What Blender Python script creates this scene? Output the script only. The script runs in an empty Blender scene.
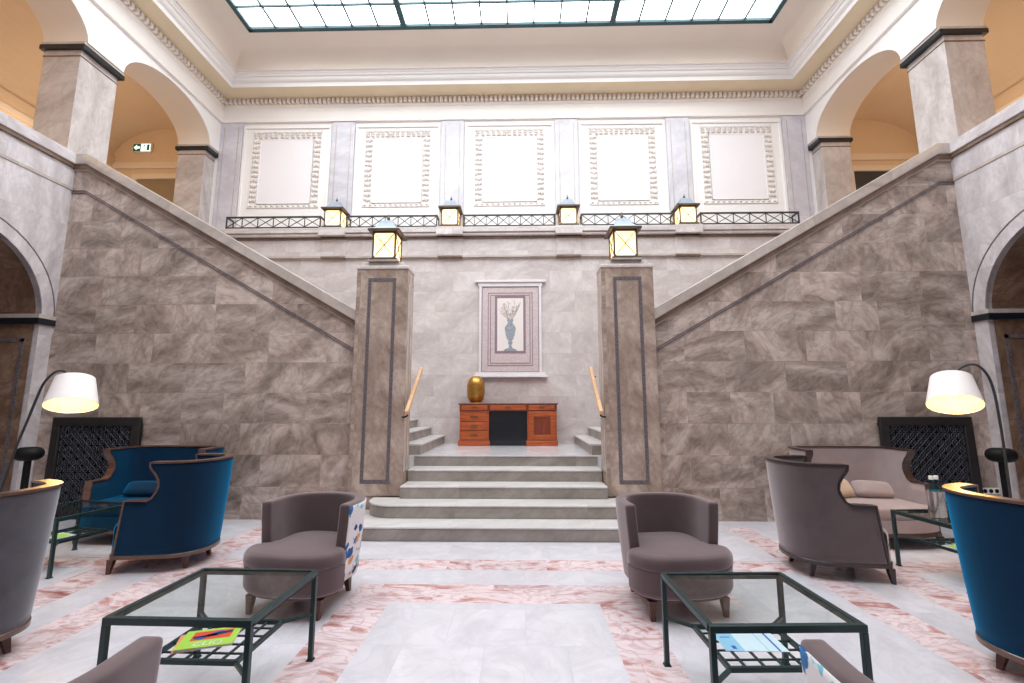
import bpy, bmesh, math, random
from mathutils import Vector, Matrix
random.seed(7)
SC = bpy.context.scene
COL = SC.collection
PI = math.pi
R = math.radians

# ------------------------------------------------------------------ camera
CAM_POS = (0.228, 0.0, 1.45)
CAM_F, CAM_YAW, CAM_PITCH, CAM_ROLL = 455.0, -1.163, 7.989, 0.059
cd = bpy.data.cameras.new('camera')
cam = bpy.data.objects.new('camera', cd); COL.objects.link(cam)
cd.sensor_fit = 'HORIZONTAL'; cd.sensor_width = 36.0; cd.lens = CAM_F / 1024 * 36.0
cd.clip_start = 0.05; cd.clip_end = 200
_y, _p, _r = R(CAM_YAW), R(CAM_PITCH), R(CAM_ROLL)
_f = Vector((math.sin(_y) * math.cos(_p), math.cos(_y) * math.cos(_p), math.sin(_p)))
_right0 = Vector((math.cos(_y), -math.sin(_y), 0))
_up0 = _right0.cross(_f)
_right = _right0 * math.cos(_r) - _up0 * math.sin(_r)
_up = _up0 * math.cos(_r) + _right0 * math.sin(_r)
_m = Matrix((_right, _up, -_f)).transposed().to_4x4()
_m.translation = Vector(CAM_POS)
cam.matrix_world = _m
SC.camera = cam

# ------------------------------------------------------------------ light and exposure
SC.view_settings.view_transform = 'Standard'
SC.view_settings.look = 'None'
SC.view_settings.gamma = 1.0
SC.view_settings.use_curve_mapping = False
SC.view_settings.exposure = 1.28
SKY_PANE = 2.6             # brightness of the skylight glass
SKY_Y0 = 1.0               # where the skylight ends, above the camera
GALLERY_LAMP = 11.0        # warm lamps in the upper galleries
SC.cycles.max_bounces = 10
SC.cycles.diffuse_bounces = 6
SC.cycles.transparent_max_bounces = 12
SC.cycles.sample_clamp_indirect = 6
SC.cycles.use_denoising = True
SC.cycles.caustics_reflective = False
SC.cycles.caustics_refractive = False
wd = bpy.data.worlds.new('world'); SC.world = wd; wd.use_nodes = True
wd.node_tree.nodes['Background'].inputs[0].default_value = (0.75, 0.82, 0.9, 1)
wd.node_tree.nodes['Background'].inputs[1].default_value = 0.5

# ------------------------------------------------------------------ materials
def srgb(r, g, b):
    f = lambda c: (c / 255 / 12.92) if c / 255 <= 0.04045 else ((c / 255 + 0.055) / 1.055) ** 2.4
    return (f(r), f(g), f(b), 1.0)

class NT:
    """thin helper round a node tree"""
    def __init__(self, name):
        self.m = bpy.data.materials.new(name); self.m.use_nodes = True
        self.t = self.m.node_tree; self.n = self.t.nodes
        self.b = self.n['Principled BSDF']; self.out = self.n['Material Output']
    def new(self, typ, **kw):
        x = self.n.new(typ)
        for k, v in kw.items(): setattr(x, k, v)
        return x
    def link(self, a, b): self.t.links.new(a, b)
    def put(self, sock, v):
        if isinstance(v, bpy.types.NodeSocket): self.link(v, sock)
        else: sock.default_value = v
    def math(self, op, a, b=0.0, c=None):
        x = self.new('ShaderNodeMath', operation=op)
        self.put(x.inputs[0], a); self.put(x.inputs[1], b)
        if c is not None: self.put(x.inputs[2], c)
        return x.outputs[0]
    def mix(self, fac, a, b, blend='MIX'):
        x = self.new('ShaderNodeMix', data_type='RGBA', blend_type=blend)
        self.put(x.inputs[0], fac); self.put(x.inputs[6], a); self.put(x.inputs[7], b)
        return x.outputs[2]
    def ramp(self, fac, stops):
        x = self.new('ShaderNodeValToRGB'); e = x.color_ramp.elements
        while len(e) < len(stops): e.new(0.5)
        for el, (p, c) in zip(e, stops):
            el.position = p; el.color = c if len(c) == 4 else (*c, 1)
        self.put(x.inputs[0], fac); return x.outputs[0]
    def noise(self, vec, scale, detail=4, dist=0.0, rough=0.55):
        x = self.new('ShaderNodeTexNoise'); self.link(vec, x.inputs['Vector'])
        x.inputs['Scale'].default_value = scale; x.inputs['Detail'].default_value = detail
        x.inputs['Distortion'].default_value = dist; x.inputs['Roughness'].default_value = rough
        return x.outputs['Fac']
    def coords(self): return self.new('ShaderNodeTexCoord').outputs['Object']
    def mapping(self, vec, scale=(1, 1, 1), rot=(0, 0, 0)):
        x = self.new('ShaderNodeMapping'); self.link(vec, x.inputs[0])
        x.inputs['Scale'].default_value = scale; x.inputs['Rotation'].default_value = rot
        return x.outputs[0]
    def bump(self, h, strength=0.2, dist=0.01):
        x = self.new('ShaderNodeBump'); x.inputs['Strength'].default_value = strength
        x.inputs['Distance'].default_value = dist; self.link(h, x.inputs['Height'])
        self.link(x.outputs[0], self.b.inputs['Normal'])

def plain(name, col, rough=0.5, metal=0.0, var=0.06, scale=6.0, bump=0.0, bscale=200.0, spec=0.5):
    k = NT(name); c = k.coords()
    f = k.noise(c, scale, 4)
    d = tuple(v * (1 - var) for v in col[:3]) + (1,)
    l = tuple(min(1, v * (1 + var)) for v in col[:3]) + (1,)
    k.link(k.ramp(f, [(0.3, d), (0.7, l)]), k.b.inputs['Base Color'])
    k.b.inputs['Roughness'].default_value = rough; k.b.inputs['Metallic'].default_value = metal
    k.b.inputs['Specular IOR Level'].default_value = spec
    if bump: k.bump(k.noise(c, bscale, 2), bump, 0.004)
    return k.m

def marble(name, dark, mid, light, vein, bw=0.9, bh=0.405, rough=0.25, brickvar=0.06, seam=0.22,
           vscale=1.0, veinamt=0.5, z0=0.0, swirl=2.6):
    """slabs of swirling veined marble; every slab has its own cut of the stone"""
    k = NT(name)
    co = k.coords()
    s = k.new('ShaderNodeSeparateXYZ'); k.link(co, s.inputs[0])
    g = k.new('ShaderNodeNewGeometry'); gn = k.new('ShaderNodeSeparateXYZ'); k.link(g.outputs['Normal'], gn.inputs[0])
    isx = k.math('GREATER_THAN', k.math('ABSOLUTE', gn.outputs[0]), 0.6)
    h = k.math('ADD', k.math('MULTIPLY', s.outputs[0], k.math('SUBTRACT', 1.0, isx)), k.math('MULTIPLY', s.outputs[1], isx))
    cv = k.new('ShaderNodeCombineXYZ'); k.link(k.math('ADD', h, 20.0), cv.inputs[0]); k.link(k.math('ADD', s.outputs[2], z0), cv.inputs[1])
    br = k.new('ShaderNodeTexBrick'); k.link(cv.outputs[0], br.inputs['Vector'])
    br.offset = 0.37; br.offset_frequency = 2; br.squash = 0.7; br.squash_frequency = 3
    br.inputs['Color1'].default_value = (0, 0, 0, 1); br.inputs['Color2'].default_value = (1, 1, 1, 1)
    br.inputs['Mortar'].default_value = (0.5, 0.5, 0.5, 1); br.inputs['Scale'].default_value = 1
    br.inputs['Mortar Size'].default_value = 0.0022; br.inputs['Mortar Smooth'].default_value = 0
    br.inputs['Brick Width'].default_value = bw; br.inputs['Row Height'].default_value = bh
    rnd = br.outputs['Color']
    off = k.new('ShaderNodeVectorMath', operation='SCALE'); k.link(rnd, off.inputs[0]); off.inputs['Scale'].default_value = 13.7
    ad = k.new('ShaderNodeVectorMath', operation='ADD'); k.link(co, ad.inputs[0]); k.link(off.outputs[0], ad.inputs[1])
    vr = k.new('ShaderNodeVectorRotate', rotation_type='AXIS_ANGLE'); k.link(ad.outputs[0], vr.inputs['Vector'])
    vr.inputs['Axis'].default_value = (0.68, 0.68, 0.27); k.link(k.math('MULTIPLY', rnd, swirl), vr.inputs['Angle'])
    vec = k.mapping(vr.outputs[0], (0.62 * vscale, 0.62 * vscale, 1.35 * vscale), (0.3, 0.55, 0.4))
    n1 = k.noise(vec, 1.3, 7, 2.6, 0.52)
    base = k.ramp(n1, [(0.28, dark), (0.47, mid), (0.58, mid), (0.75, light)])
    n2 = k.noise(vec, 1.9, 8, 3.4, 0.56)
    v = k.math('ABSOLUTE', k.math('SUBTRACT', n2, 0.5))
    vm = k.ramp(v, [(0.0, (1, 1, 1)), (0.085, (0, 0, 0))])
    wv = k.new('ShaderNodeTexWave', wave_type='BANDS', bands_direction='DIAGONAL', wave_profile='SIN')
    k.link(vec, wv.inputs['Vector']); wv.inputs['Scale'].default_value = 0.9; wv.inputs['Distortion'].default_value = 11.0
    wv.inputs['Detail'].default_value = 5.0; wv.inputs['Detail Scale'].default_value = 1.1; wv.inputs['Detail Roughness'].default_value = 0.58
    flow = k.ramp(wv.outputs['Fac'], [(0.05, dark), (0.4, mid), (0.65, mid), (0.97, light)])
    base = k.mix(0.55, base, flow)
    c1 = k.mix(k.math('MULTIPLY', vm, veinamt * 0.75), base, vein)
    n3 = k.noise(vec, 4.5, 9, 2.2, 0.66)
    c2 = k.mix(0.28, c1, k.ramp(n3, [(0.35, dark), (0.65, light)]))
    bv = k.math('ADD', k.math('MULTIPLY', rnd, 2 * brickvar), 1 - brickvar)
    cb = k.new('ShaderNodeCombineXYZ')
    for i in range(3): k.link(bv, cb.inputs[i])
    c3 = k.mix(1.0, c2, cb.outputs[0], 'MULTIPLY')
    c4 = k.mix(k.math('MULTIPLY', br.outputs['Fac'], seam), c3, (dark[0] * .5, dark[1] * .5, dark[2] * .5, 1))
    k.link(c4, k.b.inputs['Base Color'])
    k.b.inputs['Roughness'].default_value = rough
    return k.m

def floor_marble(name, stops, vein, veinamt, rough, bw=0.5, bh=0.5, var=0.03, vs=1.0, stretch=(1, 1, 1)):
    k = NT(name); co = k.coords()
    br = k.new('ShaderNodeTexBrick'); k.link(co, br.inputs['Vector']); br.offset = 0.5
    br.inputs['Color1'].default_value = (0, 0, 0, 1); br.inputs['Color2'].default_value = (1, 1, 1, 1)
    br.inputs['Mortar'].default_value = (0.5, 0.5, 0.5, 1); br.inputs['Scale'].default_value = 1
    br.inputs['Mortar Size'].default_value = 0.0016; br.inputs['Mortar Smooth'].default_value = 0
    br.inputs['Brick Width'].default_value = bw; br.inputs['Row Height'].default_value = bh
    rnd = br.outputs['Color']
    off = k.new('ShaderNodeVectorMath', operation='SCALE'); k.link(rnd, off.inputs[0]); off.inputs['Scale'].default_value = 9.1
    ad = k.new('ShaderNodeVectorMath', operation='ADD'); k.link(co, ad.inputs[0]); k.link(off.outputs[0], ad.inputs[1])
    vec = k.mapping(ad.outputs[0], tuple(vs * q for q in stretch), (0, 0, 0.7))
    n1 = k.noise(vec, 1.5, 7, 2.2, 0.56)
    base = k.ramp(n1, stops)
    v = k.math('ABSOLUTE', k.math('SUBTRACT', k.noise(vec, 1.8, 7, 2.6, 0.55), 0.5))
    c = k.mix(k.math('MULTIPLY', k.ramp(v, [(0, (1, 1, 1)), (0.05, (0, 0, 0))]), veinamt), base, vein)
    bv = k.math('ADD', k.math('MULTIPLY', rnd, 2 * var), 1 - var)
    cb = k.new('ShaderNodeCombineXYZ')
    for i in range(3): k.link(bv, cb.inputs[i])
    c = k.mix(1.0, c, cb.outputs[0], 'MULTIPLY')
    c = k.mix(k.math('MULTIPLY', br.outputs['Fac'], 0.25), c, (0.35, 0.33, 0.36, 1))
    k.link(c, k.b.inputs['Base Color']); k.b.inputs['Roughness'].default_value = rough
    return k.m

def velvet(name, col, sheen=0.35, var=0.22, tint=None):
    k = NT(name); c = k.coords()
    f = k.noise(c, 5.0, 5, 0.6)
    d = tuple(v * (1 - var) for v in col[:3]) + (1,)
    l = tuple(min(1, v * (1 + var)) for v in col[:3]) + (1,)
    k.link(k.ramp(f, [(0.3, d), (0.7, l)]), k.b.inputs['Base Color'])
    k.b.inputs['Roughness'].default_value = 0.75
    k.b.inputs['Specular IOR Level'].default_value = 0.2
    k.b.inputs['Sheen Weight'].default_value = sheen
    k.b.inputs['Sheen Roughness'].default_value = 0.5
    k.b.inputs['Sheen Tint'].default_value = tint or tuple(min(1, v * 2.5 + 0.1) for v in col[:3]) + (1,)
    k.bump(k.noise(c, 260, 2), 0.08, 0.002)
    return k.m

def wood(name, a, b, rough=0.35, scale=(1, 1, 14), s=3.0, coat=0.0):
    k = NT(name); c = k.coords()
    v = k.mapping(c, scale)
    f = k.noise(v, s, 6, 1.2)
    k.link(k.ramp(f, [(0.3, a), (0.7, b)]), k.b.inputs['Base Color'])
    k.b.inputs['Roughness'].default_value = rough; k.b.inputs['Coat Weight'].default_value = coat
    k.b.inputs['Coat Roughness'].default_value = 0.15
    return k.m

def glow(name, col, strength, var=None, scale=3.0):
    k = NT(name)
    k.b.inputs['Base Color'].default_value = (*[min(1, c) for c in col[:3]], 1)
    if var:
        f = k.noise(k.coords(), scale, 2)
        k.link(k.ramp(f, [(0.35, var), (0.65, col)]), k.b.inputs['Emission Color'])
    else: k.b.inputs['Emission Color'].default_value = (*col[:3], 1)
    k.b.inputs['Emission Strength'].default_value = strength
    return k.m

def glass(name, tint, rough=0.02, refl=0.9):
    """thin sheet glass: straight-through view with fresnel mirror reflections"""
    k = NT(name)
    t = k.new('ShaderNodeBsdfTransparent'); t.inputs[0].default_value = tint
    gl = k.new('ShaderNodeBsdfGlossy'); gl.inputs['Roughness'].default_value = rough
    gl.inputs['Color'].default_value = (refl, refl, refl, 1)
    fr = k.new('ShaderNodeFresnel'); fr.inputs[0].default_value = 1.5
    mx = k.new('ShaderNodeMixShader')
    ge = k.new('ShaderNodeNewGeometry')
    k.link(k.math('MULTIPLY', fr.outputs[0], k.math('SUBTRACT', 1.0, ge.outputs['Backfacing'])), mx.inputs[0]); k.link(t.outputs[0], mx.inputs[1]); k.link(gl.outputs[0], mx.inputs[2])
    k.link(mx.outputs[0], k.out.inputs['Surface'])
    return k.m

M = {}
M['marble_lower'] = marble('marble_lower', srgb(112, 97, 88), srgb(186, 164, 152), srgb(226, 210, 201), srgb(104, 86, 76), rough=0.16, seam=0.14, brickvar=0.09, bw=0.8)
M['marble_back'] = marble('marble_back', srgb(188, 175, 174), srgb(209, 199, 197), srgb(224, 216, 214), srgb(172, 157, 154), brickvar=0.05, veinamt=0.35)
M['marble_side'] = marble('marble_side', srgb(178, 167, 169), srgb(208, 199, 201), srgb(225, 218, 220), srgb(160, 148, 149), brickvar=0.04, veinamt=0.4, bw=1.4, bh=0.8)
M['marble_pier'] = marble('marble_pier', srgb(170, 157, 153), srgb(196, 185, 181), srgb(214, 205, 203), srgb(150, 136, 131), bw=3, bh=4, veinamt=0.4, z0=1.0)
M['marble_pilaster'] = marble('marble_pilaster', srgb(193, 187, 196), srgb(210, 205, 213), srgb(222, 218, 225), srgb(180, 172, 182), bw=2, bh=2.6, veinamt=0.35, brickvar=0.03)
M['marble_newel'] = marble('marble_newel', srgb(134, 112, 98), srgb(176, 155, 141), srgb(206, 188, 176), srgb(114, 94, 82), bw=5, bh=6, z0=1.0, veinamt=0.45, vscale=1.2)
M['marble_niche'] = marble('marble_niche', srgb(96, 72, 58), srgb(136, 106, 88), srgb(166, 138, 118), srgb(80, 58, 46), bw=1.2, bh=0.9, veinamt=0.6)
M['marble_cap'] = marble('marble_cap', srgb(170, 156, 148), srgb(190, 178, 170), srgb(206, 196, 189), srgb(160, 145, 136), bw=1.6, bh=9, veinamt=0.3, brickvar=0.03, z0=2)
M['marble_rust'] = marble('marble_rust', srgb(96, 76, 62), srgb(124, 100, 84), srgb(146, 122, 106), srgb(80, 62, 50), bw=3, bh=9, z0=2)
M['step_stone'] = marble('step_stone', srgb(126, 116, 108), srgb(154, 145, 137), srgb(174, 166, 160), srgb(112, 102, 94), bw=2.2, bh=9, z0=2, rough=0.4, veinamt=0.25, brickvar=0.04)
M['landing'] = floor_marble('landing_marble', [(0.3, srgb(205, 203, 206)), (0.7, srgb(228, 226, 230))], srgb(185, 182, 186), 0.3, 0.15)
M['floor_white'] = floor_marble('floor_white', [(0.3, srgb(200, 195, 202)), (0.7, srgb(219, 214, 221))], srgb(184, 177, 187), 0.25, 0.14)
M['floor_pink'] = floor_marble('floor_pink', [(0.26, srgb(150, 90, 84)), (0.38, srgb(198, 152, 148)), (0.48, srgb(226, 208, 212)), (0.58, srgb(222, 200, 203)), (0.66, srgb(202, 160, 156)), (0.80, srgb(160, 98, 90))],
                               srgb(140, 96, 98), 0.35, 0.14, bw=0.9, bh=0.35, var=0.10, vs=1.1, stretch=(1, 1.9, 1))
M['dark_band'] = plain('dark_band', srgb(26, 31, 36), 0.3, var=0.2, scale=20)
M['mosaic_dark'] = plain('mosaic_dark', srgb(104, 96, 100), 0.35, var=0.5, scale=45)
M['plaster'] = plain('plaster_white', srgb(243, 238, 236), 0.75, var=0.012, scale=1.5)
M['plaster_field'] = plain('plaster_field', srgb(240, 234, 236), 0.75, var=0.01, scale=1.5)
M['ornament'] = plain('ornament', srgb(228, 219, 214), 0.75, var=0.05, scale=14)
M['frieze'] = plain('frieze_cream', srgb(242, 235, 231), 0.7, var=0.015, scale=1.2)
M['cornice_soffit'] = plain('cornice_ochre', srgb(226, 208, 178), 0.7, var=0.03, scale=3)
M['cove'] = plain('cove_beige', srgb(234, 221, 209), 0.8, var=0.025, scale=0.8)
M['gallery'] = plain('gallery_paint', srgb(226, 203, 176), 0.8, var=0.03, scale=0.8)
M['soffit'] = plain('soffit_paint', srgb(232, 218, 204), 0.8, var=0.02, scale=0.8)
M['gallery_floor'] = plain('gallery_floor', srgb(170, 160, 150), 0.4)
M['steel_teal'] = plain('steel_teal', srgb(42, 76, 82), 0.5, var=0.1)
M['iron'] = plain('wrought_iron', srgb(58, 60, 66), 0.5, var=0.15, metal=0.3)
M['copper_roof'] = plain('lantern_roof', srgb(150, 160, 172), 0.5, var=0.12, scale=12, metal=0.2)
M['bronze'] = plain('lantern_bronze', srgb(92, 78, 70), 0.45, var=0.2, metal=0.4)
M['lantern_glow'] = glow('lantern_glow', (1.0, 0.80, 0.44), 0.9, (1.0, 0.62, 0.22, 1), 5.0)
M['table_green'] = plain('table_green', srgb(32, 54, 56), 0.35, var=0.12, metal=0.2)
M['table_glass'] = glass('table_glass', (0.91, 0.945, 0.93, 1))
M['blue'] = velvet('blue_velvet', srgb(1, 26, 52), 1.0, tint=(0.0, 0.26, 0.55, 1))
M['taupe'] = velvet('taupe_velvet', srgb(90, 78, 80), 0.75, 0.14, (1.0, 0.9, 0.92, 1))
M['taupe_light'] = velvet('taupe_light_velvet', srgb(158, 142, 142), 0.8, 0.08, (0.7, 0.62, 0.63, 1))
M['grey'] = velvet('grey_velvet', srgb(72, 69, 76), 0.55, 0.28, (0.9, 0.88, 0.95, 1))
M['tub'] = velvet('tub_velvet', srgb(88, 72, 74), 0.65, 0.12, (1.0, 0.88, 0.91, 1))
M['cushion_tan'] = velvet('cushion_tan', srgb(190, 164, 146), 0.4, 0.06)
M['rim_dark'] = wood('rim_dark', srgb(52, 34, 30), srgb(78, 52, 44), 0.3, coat=0.4)
M['rim_mid'] = wood('rim_mid', srgb(80, 54, 46), srgb(108, 76, 62), 0.3, coat=0.4)
M['rim_black'] = wood('rim_black', srgb(40, 32, 34), srgb(60, 48, 48), 0.35, coat=0.3)
M['leg_wood'] = wood('leg_wood', srgb(70, 42, 34), srgb(98, 60, 48), 0.35)
M['mahogany'] = wood('mahogany', srgb(140, 56, 20), srgb(196, 96, 40), 0.3, (1, 1, 12), 2.5, 0.4)
M['mahogany_dark'] = wood('mahogany_dark', srgb(96, 34, 14), srgb(140, 62, 26), 0.3, (12, 1, 1), 2.5, 0.4)
M['brass'] = plain('aged_brass', srgb(120, 96, 62), 0.35, metal=0.8, var=0.2)
M['gold'] = plain('gold_leaf', srgb(186, 140, 72), 0.34, metal=0.85, var=0.18, scale=14)
M['black_gloss'] = plain('black_gloss', srgb(20, 24, 30), 0.12, var=0.2)
M['black'] = plain('black_metal', srgb(14, 14, 16), 0.6, var=0.2, spec=0.2)
M['black_frame'] = plain('grille_frame', srgb(42, 38, 38), 0.45, var=0.2)
M['grille_metal'] = plain('grille_metal', srgb(96, 98, 108), 0.3, var=0.35, metal=0.6)
M['oak'] = wood('oak_rail', srgb(206, 160, 120), srgb(228, 186, 148), 0.45, (1, 10, 1))
M['shade_white'] = plain('shade_white', srgb(246, 238, 236), 0.8, var=0.01)
M['white_plastic'] = plain('white_plastic', srgb(236, 234, 228), 0.4, var=0.01)
M['mosaic_pink'] = plain('mosaic_pink', srgb(204, 186, 186), 0.4, var=0.16, scale=45)
M['mosaic_purple'] = plain('mosaic_purple', srgb(142, 122, 134), 0.4, var=0.15, scale=50)
M['mosaic_white'] = plain('mosaic_white', srgb(232, 222, 218), 0.4, var=0.05, scale=60)
M['mosaic_grey'] = plain('mosaic_grey', srgb(150, 156, 166), 0.4, var=0.35, scale=40)
M['mosaic_twig'] = plain('mosaic_twig', srgb(190, 178, 176), 0.4, var=0.2, scale=40)
M['marble_frame'] = plain('marble_frame', srgb(226, 219, 222), 0.3, var=0.05, scale=5)
M['door_dark'] = plain('door_dark', srgb(52, 56, 62), 0.35)
M['door_slats'] = plain('door_slats', srgb(150, 132, 108), 0.5)

def lampshade_inside():
    k = NT('shade_inside')
    k.b.inputs['Base Color'].default_value = srgb(250, 222, 130)
    k.b.inputs['Roughness'].default_value = 0.6
    k.b.inputs['Emission Color'].default_value = (1.0, 0.70, 0.10, 1)
    k.b.inputs['Emission Strength'].default_value = 0.42
    return k.m
M['shade_inside'] = lampshade_inside()
M['bulb'] = glow('bulb', (1.0, 0.93, 0.75), 3.0)
M['pane'] = glow('skylight_glass', (0.93, 0.98, 1.0), SKY_PANE, (0.86, 0.96, 1.0, 1), 0.3)

def patterned():
    k = NT('patterned_fabric'); c = k.coords()
    nz = k.new('ShaderNodeTexNoise'); k.link(c, nz.inputs['Vector']); nz.inputs['Scale'].default_value = 16
    ds = k.new('ShaderNodeVectorMath', operation='SCALE'); k.link(nz.outputs['Color'], ds.inputs[0]); ds.inputs['Scale'].default_value = .09
    da = k.new('ShaderNodeVectorMath', operation='ADD'); k.link(c, da.inputs[0]); k.link(ds.outputs[0], da.inputs[1])
    v = k.new('ShaderNodeTexVoronoi'); k.link(k.mapping(da.outputs[0], (10, 10, 13)), v.inputs['Vector']); v.inputs['Scale'].default_value = 1
    v.inputs['Randomness'].default_value = 0.55
    sep = k.new('ShaderNodeSeparateColor'); k.link(v.outputs['Color'], sep.inputs[0])
    x = k.new('ShaderNodeValToRGB'); x.color_ramp.interpolation = 'CONSTANT'
    e = x.color_ramp.elements
    cols = [srgb(22, 84, 150), srgb(214, 150, 100), srgb(40, 110, 168), srgb(176, 160, 146), srgb(14, 52, 110), srgb(120, 190, 205)]
    while len(e) < len(cols): e.new(0.5)
    for i, cc in enumerate(cols): e[i].position = i / len(cols); e[i].color = cc
    k.link(sep.outputs[0], x.inputs[0])
    msk = k.ramp(v.outputs['Distance'], [(0.40, (1, 1, 1)), (0.46, (0, 0, 0))])
    k.link(k.mix(msk, srgb(226, 222, 224), x.outputs[0]), k.b.inputs['Base Color'])
    k.b.inputs['Roughness'].default_value = 0.8
    return k.m
M['pattern'] = patterned()

# ------------------------------------------------------------------ mesh helpers
class MB:
    def __init__(self): self.v = []; self.f = []; self.mi = []
    def add(self, vs, fs, mi=0):
        o = len(self.v); self.v += [tuple(p) for p in vs]
        self.f += [tuple(i + o for i in q) for q in fs]; self.mi += [mi] * len(fs)
        return self
    def box(self, x0, x1, y0, y1, z0, z1, mi=0):
        vs = [(x0, y0, z0), (x1, y0, z0), (x1, y1, z0), (x0, y1, z0), (x0, y0, z1), (x1, y0, z1), (x1, y1, z1), (x0, y1, z1)]
        return self.add(vs, [(0, 3, 2, 1), (4, 5, 6, 7), (0, 1, 5, 4), (1, 2, 6, 5), (2, 3, 7, 6), (3, 0, 4, 7)], mi)
    def cbox(self, c, s, mi=0):
        return self.box(c[0] - s[0] / 2, c[0] + s[0] / 2, c[1] - s[1] / 2, c[1] + s[1] / 2, c[2] - s[2] / 2, c[2] + s[2] / 2, mi)
    def prism(self, poly, a, b, axis, mi=0):
        """polygon in the plane across AXIS, extruded from a to b"""
        def P(p, t):
            if axis == 'y': return (p[0], t, p[1])
            if axis == 'x': return (t, p[0], p[1])
            return (p[0], p[1], t)
        n = len(poly)
        vs = [P(p, a) for p in poly] + [P(p, b) for p in poly]
        fs = [tuple(range(n)), tuple(range(2 * n - 1, n - 1, -1))] + [(i, i + n, (i + 1) % n + n, (i + 1) % n) for i in range(n)]
        return self.add(vs, fs, mi)
    def bar(self, p, q, w, h=None, up=(0, 0, 1), mi=0):
        """rectangular bar from p to q"""
        h = h or w; p = Vector(p); q = Vector(q); t = (q - p).normalized(); u = Vector(up)
        if abs(t.dot(u)) > 0.98: u = Vector((0, 1, 0))
        a = t.cross(u).normalized(); b = a.cross(t)
        vs = []
        for c in (p, q):
            for s1, s2 in ((-1, -1), (1, -1), (1, 1), (-1, 1)): vs.append(c + a * (s1 * w / 2) + b * (s2 * h / 2))
        return self.add(vs, [(0, 3, 2, 1), (4, 5, 6, 7), (0, 1, 5, 4), (1, 2, 6, 5), (2, 3, 7, 6), (3, 0, 4, 7)], mi)
    def tube(self, pts, r, n=8, closed=False, mi=0):
        pts = [Vector(p) for p in pts]; m = len(pts)
        rr = r if isinstance(r, (list, tuple)) else [r] * m
        ref = None; vs = []
        for i, p in enumerate(pts):
            t = (pts[(i + 1) % m] - pts[i - 1]) if closed else (pts[min(i + 1, m - 1)] - pts[max(i - 1, 0)])
            t.normalize()
            if ref is None:
                ref = Vector((0, 0, 1)) if abs(t.z) < 0.9 else Vector((1, 0, 0))
            a = ref - t * ref.dot(t); a.normalize(); ref = a; b = t.cross(a)
            for j in range(n):
                g = 2 * PI * j / n; vs.append(p + (a * math.cos(g) + b * math.sin(g)) * rr[i])
        fs = []
        for i in range(m if closed else m - 1):
            for j in range(n):
                k = (i + 1) % m
                fs.append((i * n + j, i * n + (j + 1) % n, k * n + (j + 1) % n, k * n + j))
        if not closed: fs += [tuple(range(n - 1, -1, -1)), tuple((m - 1) * n + j for j in range(n))]
        return self.add(vs, fs, mi)
    def lathe(self, prof, n=32, c=(0, 0, 0), mi=0, caps=True):
        vs = []; fs = []; m = len(prof)
        for r, z in prof:
            for j in range(n):
                g = 2 * PI * j / n; vs.append((c[0] + r * math.cos(g), c[1] + r * math.sin(g), c[2] + z))
        for i in range(m - 1):
            for j in range(n): fs.append((i * n + j, i * n + (j + 1) % n, (i + 1) * n + (j + 1) % n, (i + 1) * n + j))
        if caps: fs += [tuple(range(n - 1, -1, -1)), tuple((m - 1) * n + j for j in range(n))]
        return self.add(vs, fs, mi)
    def frust(self, c, s0, s1, z0, z1, top=(0, 0), mi=0):
        """tapered box: half sizes s0 at z0 and s1 at z1, the top shifted by TOP"""
        vs = []
        for (sx, sy), z, (ox, oy) in ((s0, z0, (0, 0)), (s1, z1, top)):
            for a, b in ((-1, -1), (1, -1), (1, 1), (-1, 1)): vs.append((c[0] + ox + a * sx, c[1] + oy + b * sy, z))
        return self.add(vs, [(0, 3, 2, 1), (4, 5, 6, 7), (0, 1, 5, 4), (1, 2, 6, 5), (2, 3, 7, 6), (3, 0, 4, 7)], mi)
    def layers(self, rings, mi=0):
        """stack of rings with equal counts, capped at both ends"""
        n = len(rings[0]); vs = [p for r in rings for p in r]; fs = []
        for i in range(len(rings) - 1):
            for j in range(n): fs.append((i * n + j, i * n + (j + 1) % n, (i + 1) * n + (j + 1) % n, (i + 1) * n + j))
        fs += [tuple(range(n - 1, -1, -1)), tuple((len(rings) - 1) * n + j for j in range(n))]
        return self.add(vs, fs, mi)
    def build(self, name, mats, parent=None, smooth=False, bevel=0.0, seg=2, angle=35, fix=True, solid=0.0, sub=0):
        me = bpy.data.meshes.new(name)
        me.from_pydata(self.v, [], self.f)
        for m in (mats if isinstance(mats, (list, tuple)) else [mats]): me.materials.append(M[m] if isinstance(m, str) else m)
        for p, i in zip(me.polygons, self.mi): p.material_index = i
        if fix:
            bm = bmesh.new(); bm.from_mesh(me)
            bmesh.ops.remove_doubles(bm, verts=bm.verts, dist=1e-5)
            bmesh.ops.recalc_face_normals(bm, faces=bm.faces)
            bm.to_mesh(me); bm.free()
        if smooth:
            for p in me.polygons: p.use_smooth = True
            me.set_sharp_from_angle(angle=R(angle))
        me.update()
        o = bpy.data.objects.new(name, me); COL.objects.link(o)
        if parent is not None: o.parent = parent
        if solid:
            s = o.modifiers.new('solid', 'SOLIDIFY'); s.thickness = solid; s.offset = -1
        if bevel:
            b = o.modifiers.new('bevel', 'BEVEL'); b.width = bevel; b.segments = seg; b.limit_method = 'ANGLE'; b.angle_limit = R(40)
        if sub:
            s = o.modifiers.new('sub', 'SUBSURF'); s.levels = sub; s.render_levels = sub
        return o

def tag(o, label=None, cat=None, group=None, kind=None):
    if label: o['label'] = label
    if cat: o['category'] = cat
    if group: o['group'] = group
    if kind: o['kind'] = kind
    return o

def thing(name, label, cat, loc=(0, 0, 0), rz=0.0, group=None):
    o = bpy.data.objects.new(name, None); COL.objects.link(o)
    o.empty_display_size = 0.1
    o.location = loc; o.rotation_euler = (0, 0, rz)
    return tag(o, label, cat, group)

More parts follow.
